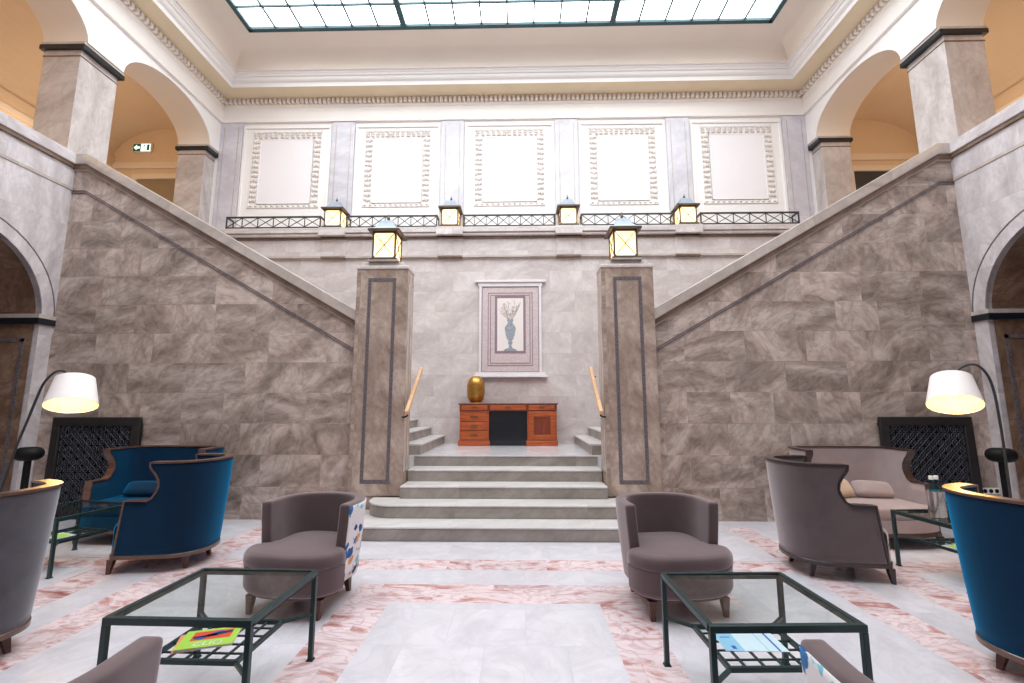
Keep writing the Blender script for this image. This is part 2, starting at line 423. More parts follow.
def dup(root, loc, rz, label, cat=None, group=None):
    r = root.copy(); COL.objects.link(r); r.location = loc; r.rotation_euler = (0, 0, rz); r['label'] = label
    if group: r['group'] = group
    for ch in list(root.children):
        c = ch.copy(); COL.objects.link(c); c.parent = r
        for g in list(ch.children):
            d = g.copy(); COL.objects.link(d); d.parent = c
    return r

def recolour(root, name, mat):
    for c in root.children:
        if c.name.split('.')[0] == name:
            c.data = c.data.copy(); c.data.materials[0] = M[mat]

def struct(name, mb, mats, parent=None, **kw):
    o = mb.build(name, mats, parent, **kw)
    if parent is None: o['kind'] = 'structure'
    return o

# ------------------------------------------------------------------ plan of the hall
XS = 6.23        # side walls, lower storey
XU = 6.10        # upper arcades
YJ = 6.06        # face of the walls that carry the stairs
YB = 8.80        # upper back wall
YBL = 8.62       # lower back wall
YF = -5.0        # wall behind the camera
HS = 0.151       # step
Y1, TR = 5.126, 0.362
ZL = 5 * HS      # landing
ZG = 3.75        # gallery floor
ZT = 5.06        # parapet top
ZC = 6.72        # pier caps
ZM = 7.37        # top of the marble
ZS = 8.45        # skylight

# --- floor with the bands of red marble let into the white
def build_floor():
    rects = [(-1.85, 1.85, 3.6, 3.95), (-1.10, -0.76, 0.4, 3.95), (0.80, 1.12, 0.4, 3.95),
             (-1.85, -0.76, 2.05, 2.42), (0.80, 1.85, 2.05, 2.42),
             (-6.2, 6.2, 4.28, 4.56), (-2.96, -2.64, -4.5, 5.75), (2.66, 2.94, -4.5, 5.75),
             (-3.62, -3.28, -4.5, 4.28), (3.28, 3.62, -4.5, 4.28)]
    xs = sorted({-9.0, 9.0} | {r[i] for r in rects for i in (0, 1)})
    ys = sorted({YF, 9.4} | {r[i] for r in rects for i in (2, 3)})
    mb = MB()
    for i in range(len(xs) - 1):
        for j in range(len(ys) - 1):
            cx, cy = (xs[i] + xs[i + 1]) / 2, (ys[j] + ys[j + 1]) / 2
            pink = any(a < cx < b and c < cy < d for a, b, c, d in rects)
            if -1.85 < cx < -1.10 and cy > 3.6 and cy < 3.95: pink = False
            mb.add([(xs[i], ys[j], 0), (xs[i + 1], ys[j], 0), (xs[i + 1], ys[j + 1], 0), (xs[i], ys[j + 1], 0)], [(0, 1, 2, 3)], 1 if pink else 0)
    # underside slab
    mb.box(-9, 9, YF, 9.4, -0.2, -0.02, 0)
    struct('floor', mb, ['floor_white', 'floor_pink'])
build_floor()

# --- side walls of the lower storey with their arches and parapet
AY0, AY1, AZ, AR = 3.78, 5.88, 2.62, 1.05
def arch_pts(y0, y1, z, b, n=24):
    c, a = (y0 + y1) / 2, (y1 - y0) / 2
    return [(c - a * math.cos(PI * i / n), z + b * math.sin(PI * i / n)) for i in range(n + 1)]

def build_side(s, side):
    mb = MB()
    up = ZT - 0.16
    poly = [(YF, 0), (AY0, 0)] + arch_pts(AY0, AY1, AZ, AR) + [(AY1, 0), (YJ + 0.02, 0), (YJ + 0.02, ZG), (YF, ZG)]
    mb.prism(poly, s * XS, s * (XS + 1.15), 'x', 0)
    mb.prism([(YF, ZG), (YJ + 0.02, ZG), (YJ + 0.02, up), (YF, up)], s * XS, s * (XS + 0.32), 'x', 0)
    w = struct('wall_' + side, mb, ['marble_side'])
    # dark stone lining of the arch seen in its thickness
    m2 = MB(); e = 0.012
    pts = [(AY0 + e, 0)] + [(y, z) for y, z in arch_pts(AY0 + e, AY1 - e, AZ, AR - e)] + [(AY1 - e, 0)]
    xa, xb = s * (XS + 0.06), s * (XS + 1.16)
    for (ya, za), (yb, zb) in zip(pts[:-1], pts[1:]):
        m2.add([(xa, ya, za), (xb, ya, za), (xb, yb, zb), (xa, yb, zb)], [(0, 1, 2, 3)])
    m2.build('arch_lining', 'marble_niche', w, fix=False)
    # archivolt, cap band, groove and parapet cap
    m3 = MB(); o = 0.16
    inn = arch_pts(AY0, AY1, AZ, AR); out = arch_pts(AY0 - o, AY1 + o, AZ, AR + o)
    for k in range(len(inn) - 1):
        m3.prism([inn[k], inn[k + 1], out[k + 1], out[k]], s * (XS - 0.014), s * (XS + 0.05), 'x', 0)
    m3.build('archivolt', 'marble_side', w)
    m3 = MB()
    for k in range(len(out) - 1):
        a, b = out[k], out[k + 1]
        m3.bar((s * (XS - 0.012), a[0], a[1]), (s * (XS - 0.012), b[0], b[1]), 0.014, 0.014, (1, 0, 0))
    m3.build('archivolt_line', 'mosaic_dark', w)
    m4 = MB()
    for ya, yb in ((AY1 - 0.05, YJ), (AY0 - 0.35, AY0 + 0.05)):
        m4.box(*sorted((s * (XS - 0.03), s * (XS + 1.16))), ya, yb, AZ - 0.085, AZ - 0.005)
    m4.build('dark_cap_band', 'dark_band', w)
    m4 = MB()
    for ya, yb in ((AY1 - 0.045, YJ), (AY0 - 0.34, AY0 + 0.045)):
        m4.box(*sorted((s * (XS - 0.025), s * (XS + 1.16))), ya, yb, AZ - 0.005, AZ + 0.05)
    m4.build('cap_moulding', 'marble_cap', w)
    # inlaid dark frame on the jamb
    m5 = MB(); yj = AY1 - e - 0.006
    x0, x1, z0, z1, t = XS + 0.16, XS + 1.0, 0.35, AZ - 0.28, 0.045
    for a, b, c, d in ((x0, x1, z1 - t, z1), (x0, x1, z0, z0 + t), (x0, x0 + t, z0, z1), (x1 - t, x1, z0, z1)):
        m5.box(*sorted((s * a, s * b)), yj - 0.004, yj + 0.004, c, d)
    m5.build('jamb_inlay', 'mosaic_dark', w)
    cap = MB()
    cap.box(*sorted((s * (XS - 0.05), s * (XS + 0.37))), YF, YJ - 0.05, ZT - 0.16, ZT)
    cap.build('parapet_cap', 'marble_side', w, bevel=0.012)
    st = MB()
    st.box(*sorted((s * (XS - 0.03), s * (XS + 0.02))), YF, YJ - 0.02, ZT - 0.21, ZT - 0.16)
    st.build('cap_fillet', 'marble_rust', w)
    g = MB()
    g.box(*sorted((s * (XS - 0.012), s * (XS + 0.02))), YF, YJ - 0.01, ZT - 0.54, ZT - 0.50)
    g.build('string_line', 'marble_cap', w)
    # corridor behind the arch
    mb = MB()
    mb.box(*sorted((s * 8.95, s * 9.1)), YF, 9.4, 0, 8.0)
    struct('wall_outer_' + side, mb, ['marble_niche'])
    mb = MB()
    mb.box(*sorted((s * (XS + 0.3), s * 9.0)), YF, 9.4, ZG - 0.2, ZG - 0.005)
    struct('floor_gallery_' + side, mb, ['gallery_floor'])
build_side(-1, 'left'); build_side(1, 'right')

# --- the walls that carry the side stairs
SL = (ZT - 2.745) / (6.03 - 2.02)
def build_stair_wall(s, side):
    xa, xb = 1.96, 6.03
    zt = lambda x: ZT - (xb - min(x, xb)) * SL
    line = lambda d: [(s * xa, zt(xa) - d), (s * xb, ZT - d), (s * XS, ZT - d)]
    mb = MB()
    up = line(0.16)
    mb.prism([(s * xa, 0), up[0], up[1], up[2], (s * XS, 0)], YJ, YJ + 0.32, 'y')
    w = struct('wall_stair_' + side, mb, ['marble_lower'])
    def band(d0, d1, y0, y1, name, mat, bev=0.0):
        a, b = line(d0), line(d1)
        m = MB(); m.prism([a[0], a[1], a[2], b[2], b[1], b[0]], y0, y1, 'y')
        m.build(name, mat, w, bevel=bev)
    band(0.0, 0.16, YJ - 0.06, YJ + 0.38, 'sloping_cap', 'marble_cap', 0.012)
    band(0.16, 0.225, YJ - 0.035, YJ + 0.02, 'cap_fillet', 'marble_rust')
    band(0.225, 0.245, YJ - 0.02, YJ + 0.02, 'cap_fillet', 'marble_cap')
    band(0.54, 0.552, YJ - 0.012, YJ + 0.02, 'string_line', 'mosaic_dark')  # groove drawn as a dark strip, its recess shade put into the colour
    band(0.575, 0.587, YJ - 0.012, YJ + 0.02, 'string_line', 'mosaic_dark')  # second groove line, shade likewise in the dark colour
    m = MB(); m.box(*sorted((s * xa, s * XS)), YJ - 0.018, YJ + 0.02, 0, 0.19)
    m.build('plinth', 'marble_lower', w)
build_stair_wall(-1, 'left'); build_stair_wall(1, 'right')

# --- back wall
def build_back():
    mb = MB()
    mb.box(-XS - 1, XS + 1, YBL, YBL + 0.5, 0, 4.86)
    w = struct('wall_back', mb, ['marble_back'])
    l = MB()
    l.box(-XS - 0.3, XS + 0.3, 8.45, YB, 4.80, 4.905)
    l.build('ledge', 'marble_back', w, bevel=0.01)
    l = MB(); l.box(-XS - 0.3, XS + 0.3, 8.48, YBL + 0.02, 4.74, 4.80); l.build('ledge_moulding', 'marble_back', w, bevel=0.02)
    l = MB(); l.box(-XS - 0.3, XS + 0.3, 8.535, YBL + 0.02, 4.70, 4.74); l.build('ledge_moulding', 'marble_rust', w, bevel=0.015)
    l = MB(); l.box(-XS - 0.3, XS + 0.3, 8.575, YBL + 0.02, 4.335, 4.70); l.build('ledge_frieze', 'marble_back', w)
    l = MB(); l.box(-XS - 0.3, XS + 0.3, 8.56, YBL + 0.02, 4.325, 4.36); l.build('frieze_line', 'marble_cap', w)
    for x in (-3.47, -1.16, 1.16, 3.47):
        l = MB(); l.box(x - 0.26, x + 0.26, 8.415, 8.60, 4.74, 4.905); l.build('lantern_corbel', 'marble_back', w, bevel=0.006)
        l = MB(); l.box(x - 0.24, x + 0.24, 8.555, YBL, 4.36, 4.70); l.build('lantern_corbel', 'marble_back', w, bevel=0.006)
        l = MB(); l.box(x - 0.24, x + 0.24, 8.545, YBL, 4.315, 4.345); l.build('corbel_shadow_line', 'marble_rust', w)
    # upper wall of plaster with marble pilasters
    mb = MB()
    mb.box(-XU - 0.6, XU + 0.6, YB, YB + 0.4, 4.4, 8.05)
    u = struct('wall_back_upper', mb, ['plaster'])
    for a, b in ((-XU, -5.62), (-3.72, -3.24), (-1.42, -0.945), (0.945, 1.42), (3.24, 3.72), (5.62, XU)):
        p = MB(); p.box(a, b, YB - 0.03, YB + 0.02, 4.9, ZM)
        q = struct('column_pilaster', p, 'marble_pilaster', bevel=0.006)
        for e in ((a + 0.09, b - 0.09) if b - a < 0.485 else ()):
            l = MB(); l.box(e - 0.006, e + 0.006, YB - 0.036, YB - 0.02, 4.95, ZM - 0.1); l.build('pilaster_groove', 'marble_cap', q)
build_back()

# --- the frieze, dentils and cornice that run round the hall
def sweep_rect(mb, prof, mi=0, x=XU, yb=YB, yf=YF):
    """profile of (inset from the wall, z) swept round the rectangle of the hall"""
    rings = []
    for d, z in prof:
        rings.append([(-x + d, yf + d, z), (x - d, yf + d, z), (x - d, yb - d, z), (-x + d, yb - d, z)])
    vs = [p for r in rings for p in r]; fs = []
    for i in range(len(rings) - 1):
        for j in range(4): fs.append((i * 4 + j, i * 4 + (j + 1) % 4, (i + 1) * 4 + (j + 1) % 4, (i + 1) * 4 + j))
    mb.add(vs, fs, mi)
def build_cornice():
    mb = MB()
    sweep_rect(mb, [(0.0, ZM - 0.0), (0.055, ZM), (0.055, ZM + 0.05), (0.04, ZM + 0.07), (0.04, ZM + 0.11), (0.025, ZM + 0.12), (0.025, 7.70), (0.05, 7.72), (0.05, 7.76)])
    t = struct('trim_1', mb, ['frieze'], fix=False)
    mb = MB()
    sweep_rect(mb, [(0.05, 7.76), (0.05, 7.875), (0.46, 7.875)])
    mb.build('cornice_soffit', 'cornice_soffit', t, fix=False)
    mb = MB()
    sweep_rect(mb, [(0.46, 7.865), (0.46, 7.945), (0.475, 7.955), (0.50, 7.965), (0.52, 7.985), (0.53, 8.01), (0.53, 8.03), (0.56, 8.035), (0.575, 8.06), (0.60, 8.075), (0.60, 8.10), (0.64, 8.10)])
    mb.build('cornice_crown', 'plaster', t, fix=False)
    # dentils
    mb = MB(); st, w, d0, d1, z0, z1 = 0.095, 0.055, 0.05, 0.115, 7.775, 7.862
    n = int((2 * XU - 0.2) / st)
    for i in range(n + 1):
        x = -n * st / 2 + i * st
        mb.box(x - w / 2, x + w / 2, YB - d1, YB - d0, z0, z1)
    n = int((YB - YF - 0.2) / st)
    for i in range(n):
        y = YB - 0.15 - i * st
        for s in (-1, 1): mb.box(*sorted((s * (XU - d0), s * (XU - d1))), y - w / 2, y + w / 2, z0, z1)
    o = mb.build('dentils', 'frieze', t, fix=False); o['kind'] = 'stuff'
    # cove
    mb = MB(); pr = []
    for i in range(11):
        g = i / 10
        pr.append((0.64 + 0.60 * (1 - math.cos(g * PI / 2)) , 8.10 + (ZS - 8.10) * math.sin(g * PI / 2)))
    pr.append((1.27, ZS))
    sweep_rect(mb, pr)
    mb.add([(-XU + 1.2, YF + 1.2, ZS), (XU - 1.2, YF + 1.2, ZS), (XU - 1.2, SKY_Y0 + 0.05, ZS), (-XU + 1.2, SKY_Y0 + 0.05, ZS)], [(0, 1, 2, 3)])
    c = struct('ceiling', mb, ['cove'], fix=False, smooth=True)
build_cornice()

# --- skylight
def build_skylight():
    x1, y1, y0 = XU - 1.25, YB - 1.24, SKY_Y0
    fr = MB()
    for s in (-1, 1): fr.box(*sorted((s * (x1 - 0.05), s * (x1 + 0.03))), y0, y1 + 0.03, ZS - 0.03, ZS + 0.05)
    fr.box(-x1, x1, y1 - 0.05, y1 + 0.03, ZS - 0.03, ZS + 0.05)
    fr.box(-x1, x1, y0, y0 + 0.08, ZS - 0.03, ZS + 0.05)
    w = struct('window_1', fr, ['steel_teal'])
    mj = MB()
    for x in (-1.93, 1.93): mj.box(x - 0.05, x + 0.05, y0, y1, ZS - 0.04, ZS + 0.04)
    mj.build('main_glazing_bars', 'steel_teal', w)
    mn = MB(); st = 3.86 / 8
    k = -10
    while k <= 10:
        x = k * st
        if abs(abs(x) - 1.93) > 0.05 and abs(x) < x1 - 0.1: mn.box(x - 0.014, x + 0.014, y0, y1, ZS - 0.015, ZS + 0.03)
        k += 1
    y = y1 - 0.5
    while y > y0 + 0.1:
        mn.box(-x1, x1, y - 0.014, y + 0.014, ZS - 0.017, ZS + 0.03); y -= 0.55
    mn.build('thin_glazing_bars', 'steel_teal', w)
    p = MB(); p.add([(-x1, y0, ZS + 0.02), (x1, y0, ZS + 0.02), (x1, y1, ZS + 0.02), (-x1, y1, ZS + 0.02)], [(0, 3, 2, 1)])
    p.build('glass', 'pane', w, fix=False)
build_skylight()

# --- wall behind the camera
mb = MB(); mb.box(-9.1, 9.1, YF - 0.3, YF, 0, 8.1)
struct('wall_front', mb, ['marble_side'])

# --- upper galleries: arcade, piers, vault, end wall
def build_gallery(s, side):
    mb = MB()
    arcs = [(6.47, 8.50, 0.58), (2.25, 5.87, 0.74), (-1.95, 1.65, 0.74)]
    poly = [(YB + 0.02, 7.9), (YB + 0.02, ZC)]
    for y0, y1, b in arcs:
        poly += list(reversed(arch_pts(y0, y1, ZC, b)))
    poly += [(YF, ZC), (YF, 7.9)]
    mb.prism(poly, s * XU, s * (XU + 0.66), 'x', 0)
    w = struct('wall_arcade_' + side, mb, ['plaster'], smooth=False)
    # painted soffits of the arches
    m2 = MB()
    for y0, y1, b in arcs:
        p = arch_pts(y0 + 0.006, y1 - 0.006, ZC, b - 0.006)
        for (ya, za), (yb, zb) in zip(p[:-1], p[1:]):
            m2.add([(s * (XU + 0.004), ya, za), (s * (XU + 0.655), ya, za), (s * (XU + 0.655), yb, zb), (s * (XU + 0.004), yb, zb)], [(0, 1, 2, 3)])
    m2.build('arch_soffits', 'soffit', w, fix=True, smooth=True)
    # piers
    for y0, y1 in ((8.50, YB + 0.02), (5.87, 6.47), (1.65, 2.25), (-2.55, -1.95)):
        p = MB(); p.box(*sorted((s * (XU + 0.085), s * (XU + 0.64))), y0, y1, (ZT - 0.03) if y0 < 8 else ZG, ZC - 0.10)
        pr = struct('column', p, ['marble_pier'], bevel=0.006)
        c = MB(); c.box(*sorted((s * (XU + 0.01), s * (XU + 0.68))), y0 - 0.04, y1 + (0.04 if y1 < 8 else 0), ZC - 0.115, ZC - 0.045)
        c.build('dark_cap_band', 'dark_band', pr)
        c = MB(); c.box(*sorted((s * (XU + 0.02), s * (XU + 0.67))), y0 - 0.03, y1 + (0.03 if y1 < 8 else 0), ZC - 0.045, ZC - 0.001)
        c.build('cap_moulding', 'marble_cap', pr)
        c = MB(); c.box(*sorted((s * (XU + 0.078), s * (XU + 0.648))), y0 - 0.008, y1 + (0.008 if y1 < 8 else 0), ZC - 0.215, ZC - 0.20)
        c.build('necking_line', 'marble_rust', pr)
    # vault
    xa, xb = XU + 0.62, 8.95
    m3 = MB(); n = 20
    pts = []
    for i in range(n + 1):
        g = PI * i / n; pts.append(((xa + xb) / 2 - (xb - xa) / 2 * math.cos(g), 7.36 + (7.0 - 7.36) * i / n + 0.50 * math.sin(g)))
    for (xa_, za), (xb_, zb) in zip(pts[:-1], pts[1:]):
        m3.add([(s * xa_, YF, za), (s * xb_, YF, zb), (s * xb_, 9.4, zb), (s * xa_, 9.4, za)], [(0, 1, 2, 3)])
    struct('ceiling_gallery_' + side, m3, ['gallery'], fix=False, smooth=True)
    # end wall and inner lining of the outer wall
    m4 = MB(); m4.box(*sorted((s * (XU + 0.1), s * 9.0)), 9.4, 9.6, 0, 8.0)
    e = struct('wall_gallery_end_' + side, m4, ['gallery'])
    m5 = MB(); m5.box(*sorted((s * (XU + 0.1), s * 8.95)), 9.34, 9.41, 6.70, 6.80); m5.build('string_course', 'soffit', e)
    m5 = MB(); m5.box(*sorted((s * (XU + 0.1), s * 8.95)), 9.37, 9.41, 6.80, 6.86); m5.build('string_course', 'soffit', e)
    m5 = MB(); m5.box(*sorted((s * 8.90, s * 8.955)), YF, 9.4, ZG, 7.0); m5.build('outer_lining', 'gallery', e)
    m5 = MB(); m5.box(*sorted((s * 8.86, s * 8.955)), YF, 9.4, 6.62, 6.74); m5.build('string_course', 'soffit', e)
    # doorway in the end wall
    d0, d1 = (7.40, 8.30)
    zt = 6.44
    m6 = MB()
    m6.box(*sorted((s * (d0 - 0.12), s * d0)), 9.33, 9.41, ZG, zt + 0.12)
    m6.box(*sorted((s * d1, s * (d1 + 0.12))), 9.33, 9.41, ZG, zt + 0.12)
    m6.box(*sorted((s * d0, s * d1)), 9.33, 9.41, zt, zt + 0.12)
    dr = struct('door_1' if s < 0 else 'door_2', m6, ['soffit'])
    m7 = MB(); m7.box(*sorted((s * d0, s * d1)), 9.37, 9.405, ZG, zt)
    m7.build('door_leaf', 'door_slats' if s < 0 else 'door_dark', dr)
    # the gallery's warm lamps
    for y, k in ((7.4, 1.0), (3.6, 1.15), (-0.5, 0.8)):
        ld = bpy.data.lights.new('gallery_lamp', 'POINT'); ld.energy = GALLERY_LAMP * k; ld.color = (1.0, 0.76, 0.50); ld.shadow_soft_size = 0.25
        lo = bpy.data.objects.new('gallery_lamp', ld); COL.objects.link(lo); lo.location = (s * 8.2, y, 6.1)
build_gallery(-1, 'left'); build_gallery(1, 'right')

# --- landing and the floors below the stairs
mb = MB()
for s in (-1, 1): mb.box(*sorted((s * 1.297, s * 2.3)), 6.335, Y1 + 4 * TR + 0.002, 0.0, ZL)
mb.box(-XS - 0.3, XS + 0.3, Y1 + 4 * TR + 0.004, 9.0, 0.0, ZL)
struct('floor_landing', mb, ['landing'])

# ------------------------------------------------------------------ the stairs
M['tread_lit'] = marble('tread_stone_lit', srgb(196, 190, 188), srgb(212, 207, 206), srgb(226, 222, 222), srgb(182, 175, 172), bw=2.2, bh=9, z0=2, rough=0.3, veinamt=0.3, brickvar=0.02)  # paler step stone: light falling on the step tops put into the colour
def rounded_step(hw, y0, y1, r, z0, z1):
    pts = [(hw, y1), (-hw, y1)]
    n = 10
    for i in range(n + 1):
        g = PI + (PI / 2) * i / n
        pts.append((-hw + r + r * math.cos(g), y0 + r + r * math.sin(g)))
    for i in range(n + 1):
        g = 1.5 * PI + (PI / 2) * i / n
        pts.append((hw - r + r * math.cos(g), y0 + r + r * math.sin(g)))
    m = MB()
    m.prism(pts, z0, z1 - 0.022, 'z')
    q = []
    c = (0, (y0 + y1) / 2)
    for x, y in pts:
        q.append((x + (0.008 if x > 0 else -0.008), y - (0.008 if y < y1 - 1e-6 else 0)))
    m.prism(q, z1 - 0.022, z1, 'z', 1)
    return m
st = thing('staircase', 'five broad pale stone steps rising between the two marble pillars', 'stairs', (0, 0, 0))
rounded_step(2.0, Y1, 5.935, 0.52, 0.001, HS).build('step', ['step_stone', 'tread_lit'], st, bevel=0.008)
rounded_step(1.64, Y1 + TR, 5.935, 0.35, HS, 2 * HS).build('step', ['step_stone', 'tread_lit'], st, bevel=0.008)
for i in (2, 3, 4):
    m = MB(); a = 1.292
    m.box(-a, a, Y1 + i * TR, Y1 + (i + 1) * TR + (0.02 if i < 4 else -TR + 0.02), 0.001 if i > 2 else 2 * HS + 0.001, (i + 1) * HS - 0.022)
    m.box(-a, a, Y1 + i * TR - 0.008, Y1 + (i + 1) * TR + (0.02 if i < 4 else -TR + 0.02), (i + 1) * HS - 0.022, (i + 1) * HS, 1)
    m.build('step', ['step_stone', 'tread_lit'], st, bevel=0.006)

def side_flight(s, label):
    t = thing('staircase', label, 'stairs', (0, 0, 0))
    nr, td = 20, 0.255
    for i in range(nr):
        x0 = 1.22 + i * td
        m = MB()
        z1 = ZL + (i + 1) * (ZG - ZL) / nr
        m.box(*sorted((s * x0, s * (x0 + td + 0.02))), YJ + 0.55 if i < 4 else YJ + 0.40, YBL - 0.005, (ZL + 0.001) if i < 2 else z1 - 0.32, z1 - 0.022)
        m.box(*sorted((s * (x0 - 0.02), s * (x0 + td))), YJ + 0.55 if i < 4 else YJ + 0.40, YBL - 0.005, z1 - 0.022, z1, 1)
        m.build('step', ['step_stone', 'tread_lit'], t)
side_flight(-1, 'side flight of stone steps starting behind the left pillar')
side_flight(1, 'side flight of stone steps starting behind the right pillar')

# --- the two tall pillars at the foot of the stairs
def newel(s, label):
    cx, y0, y1, zt, z0 = s * 1.655, 5.97, 6.32, 3.34, 2 * HS
    t = thing('stair_pillar', label, 'pillar', (cx, (y0 + y1) / 2, 0), 0, 'pillars flanking the steps')
    d = (y1 - y0) / 2
    m = MB(); m.box(-0.35, 0.35, -d, d, z0 + 0.002, zt - 0.05); m.build('shaft', 'marble_newel', t, bevel=0.008)
    m = MB(); m.box(-0.345, 0.345, -d + 0.02, d, 0.002, z0); m.build('plinth', 'marble_newel', t, bevel=0.008)
    m = MB(); m.box(-0.36, 0.36, -d - 0.012, d + 0.01, zt - 0.05, zt); m.build('top_slab', 'marble_back', t, bevel=0.01)
    # inlaid mosaic border on the front
    m = MB(); a, b, w = 0.19, 0.145, 0
    zA, zB = 0.46, 3.165
    f = -d - 0.003
    m.box(-a, a, f, f + 0.02, zB - 0.05, zB); m.box(-a, a, f, f + 0.02, zA, zA + 0.05)
    m.box(-a, -b, f, f + 0.02, zA + 0.05, zB - 0.05); m.box(b, a, f, f + 0.02, zA + 0.05, zB - 0.05)
    m.build('mosaic_border', 'mosaic_dark', t)
    # pilaster strips on the side towards the steps
    m = MB()
    for k in (-0.12, 0.03): m.box(*sorted((-s * 0.345, -s * 0.356)), k, k + 0.09, z0 + 0.3, zt - 0.25)
    m.build('side_panel', 'marble_cap', t, bevel=0.004)
newel(-1, 'tall brown marble pillar left of the steps carrying a lit lantern')
newel(1, 'tall brown marble pillar right of the steps carrying a lit lantern')

def handrail(s, label):
    x = s * 1.235
    t = thing('handrail', label, 'handrail', (x, 6.23, 1.67), 0, 'handrails beside the steps')
    p, q = Vector((0, -0.40, -0.315)), Vector((0, 0.40, 0.315))
    m = MB(); m.bar(p, q, 0.05, 0.06, (0, 0, 1)); m.build('rail', 'oak', t, bevel=0.012, seg=3)
    for f in (0.06, 0.94):
        c = p.lerp(q, f)
        m = MB(); m.tube([(0, c.y, c.z - 0.035), (0, c.y, c.z - 0.075), (s * 0.035, c.y, c.z - 0.09), (s * 0.066, c.y, c.z - 0.09)], 0.011)
        b = m.build('bracket', 'black', t, smooth=True)
handrail(-1, 'pale oak handrail on the left pillar beside the steps')
handrail(1, 'pale oak handrail on the right pillar beside the steps')

# ------------------------------------------------------------------ lanterns
def lantern(label, loc, w, h, group):
    t = thing('lantern', label, 'lantern', loc, 0, group)
    a = w / 2; p = 0.022 if w < 0.35 else 0.026
    m = MB(); m.box(-a - 0.03, a + 0.03, -a - 0.03, a + 0.03, 0, 0.025); m.build('base', 'bronze', t, bevel=0.004)
    m = MB()
    for sx in (-1, 1):
        for sy in (-1, 1): m.cbox((sx * (a - p / 2), sy * (a - p / 2), 0.025 + h / 2), (p, p, h))
    for z in (0.025 + p / 2, 0.025 + h - p / 2):
        for sx in (-1, 1):
            m.cbox((sx * (a - p / 2), 0, z), (p, w - 2 * p, p)); m.cbox((0, sx * (a - p / 2), z), (w - 2 * p, p, p))
    m.build('frame', 'bronze', t)
    m = MB(); z0, z1, e = 0.025 + p, 0.025 + h - p, a - p
    for sy in (-1, 1):
        y = sy * (a - 0.006)
        m.bar((-e, y, z0), (e, y, z1), 0.009, 0.009); m.bar((e, y, z0), (-e, y, z1), 0.009, 0.009)
        m.bar((y, -e, z0), (y, e, z1), 0.009, 0.009); m.bar((y, e, z0), (y, -e, z1), 0.009, 0.009)
    m.build('cross_bars', 'bronze', t)
    m = MB(); m.frust((0, 0), (a - 0.014, a - 0.014), (a - 0.014, a - 0.014), z0 - 0.004, z1 + 0.004); m.build('glass', 'lantern_glow', t)
    z = 0.025 + h; o = a + 0.055
    m = MB(); m.frust((0, 0), (o, o), (o, o), z, z + 0.03); m.build('eave', 'bronze', t, bevel=0.004)
    rh = w * 0.55
    rings = []
    for f, g in ((1.0, 0), (0.80, 0.12), (0.62, 0.34), (0.50, 0.62), (0.42, 0.9), (0.22, 1.0)):
        q = (o - 0.012) * f; zz = z + 0.03 + rh * g
        rings.append([(-q, -q, zz), (q, -q, zz), (q, q, zz), (-q, q, zz)])
    m = MB(); m.layers(rings); m.build('roof', 'copper_roof', t)
    zz = z + 0.03 + rh
    m = MB(); m.lathe([(0.02, 0), (0.012, 0.02), (0.024, 0.04), (0.018, 0.06), (0.008, 0.075), (0.005, 0.11)], 12, (0, 0, zz)); m.build('finial', 'bronze', t, smooth=True)
    return t
xs4 = (-3.47, -1.16, 1.16, 3.47)
labs = ['small lit lantern on the gallery ledge between the two leftmost plaster panels',
        'small lit lantern on the gallery ledge just above the left pillar lantern',
        'small lit lantern on the gallery ledge just above the right pillar lantern',
        'small lit lantern on the gallery ledge between the two rightmost plaster panels']
l0 = lantern(labs[0], (xs4[0], 8.605, 4.906), 0.33, 0.35, 'small lanterns along the gallery ledge')
for x, lb in zip(xs4[1:], labs[1:]): dup(l0, (x, 8.605, 4.906), 0, lb)
l1 = lantern('large lit lantern on top of the left stair pillar', (-1.655, 6.145, 3.42), 0.325, 0.39, 'large lanterns on the stair pillars')
dup(l1, (1.655, 6.145, 3.42), 0, 'large lit lantern on top of the right stair pillar')
for s, lb in ((-1, 'square stone block under the large lantern on the left pillar'), (1, 'square stone block under the large lantern on the right pillar')):
    m = MB(); m.frust((0, 0), (0.30, 0.165), (0.28, 0.15), 0, 0.06); m.frust((0, 0), (0.21, 0.20), (0.21, 0.20), 0.06, 0.08)
    o = m.build('lantern_plinth', 'marble_cap', None, bevel=0.006); o.location = (s * 1.655, 6.145, 3.34)
    tag(o, lb, 'plinth', 'stone blocks under the large lanterns')

# ------------------------------------------------------------------ balcony railings
def railing(x0, x1, n, label):
    w = x1 - x0; c = (x0 + x1) / 2
    t = thing('iron_railing', label, 'railing', (c, 8.50, 4.906), 0, 'iron railings along the gallery ledge')
    h = 0.245; a = w / 2
    m = MB(); m.bar((-a, 0, h), (a, 0, h), 0.03, 0.028); m.bar((-a, 0, 0.03), (a, 0, 0.03), 0.02, 0.02)
    for q in (-1, 1):
        x = q * (a - 0.011)
        m.bar((x, 0, 0), (x, 0, h), 0.022); m.bar((x, 0, h), (x, 0.2, h), 0.028, 0.028); m.bar((x, 0.2, 0), (x, 0.2, h), 0.018)
    m.build('frame', 'iron', t)
    m = MB()
    for i in range(n):
        xa = -a + 0.012 + (w - 0.024) * i / n; xb = -a + 0.012 + (w - 0.024) * (i + 1) / n
        m.bar((xa, 0, 0.04), (xb, 0, h - 0.012), 0.012, 0.012); m.bar((xb, 0, 0.04), (xa, 0, h - 0.012), 0.012, 0.012)
        if i: m.bar((xa, 0, 0.03), (xa, 0, h), 0.014, 0.014)
    m.build('lattice', 'iron', t)
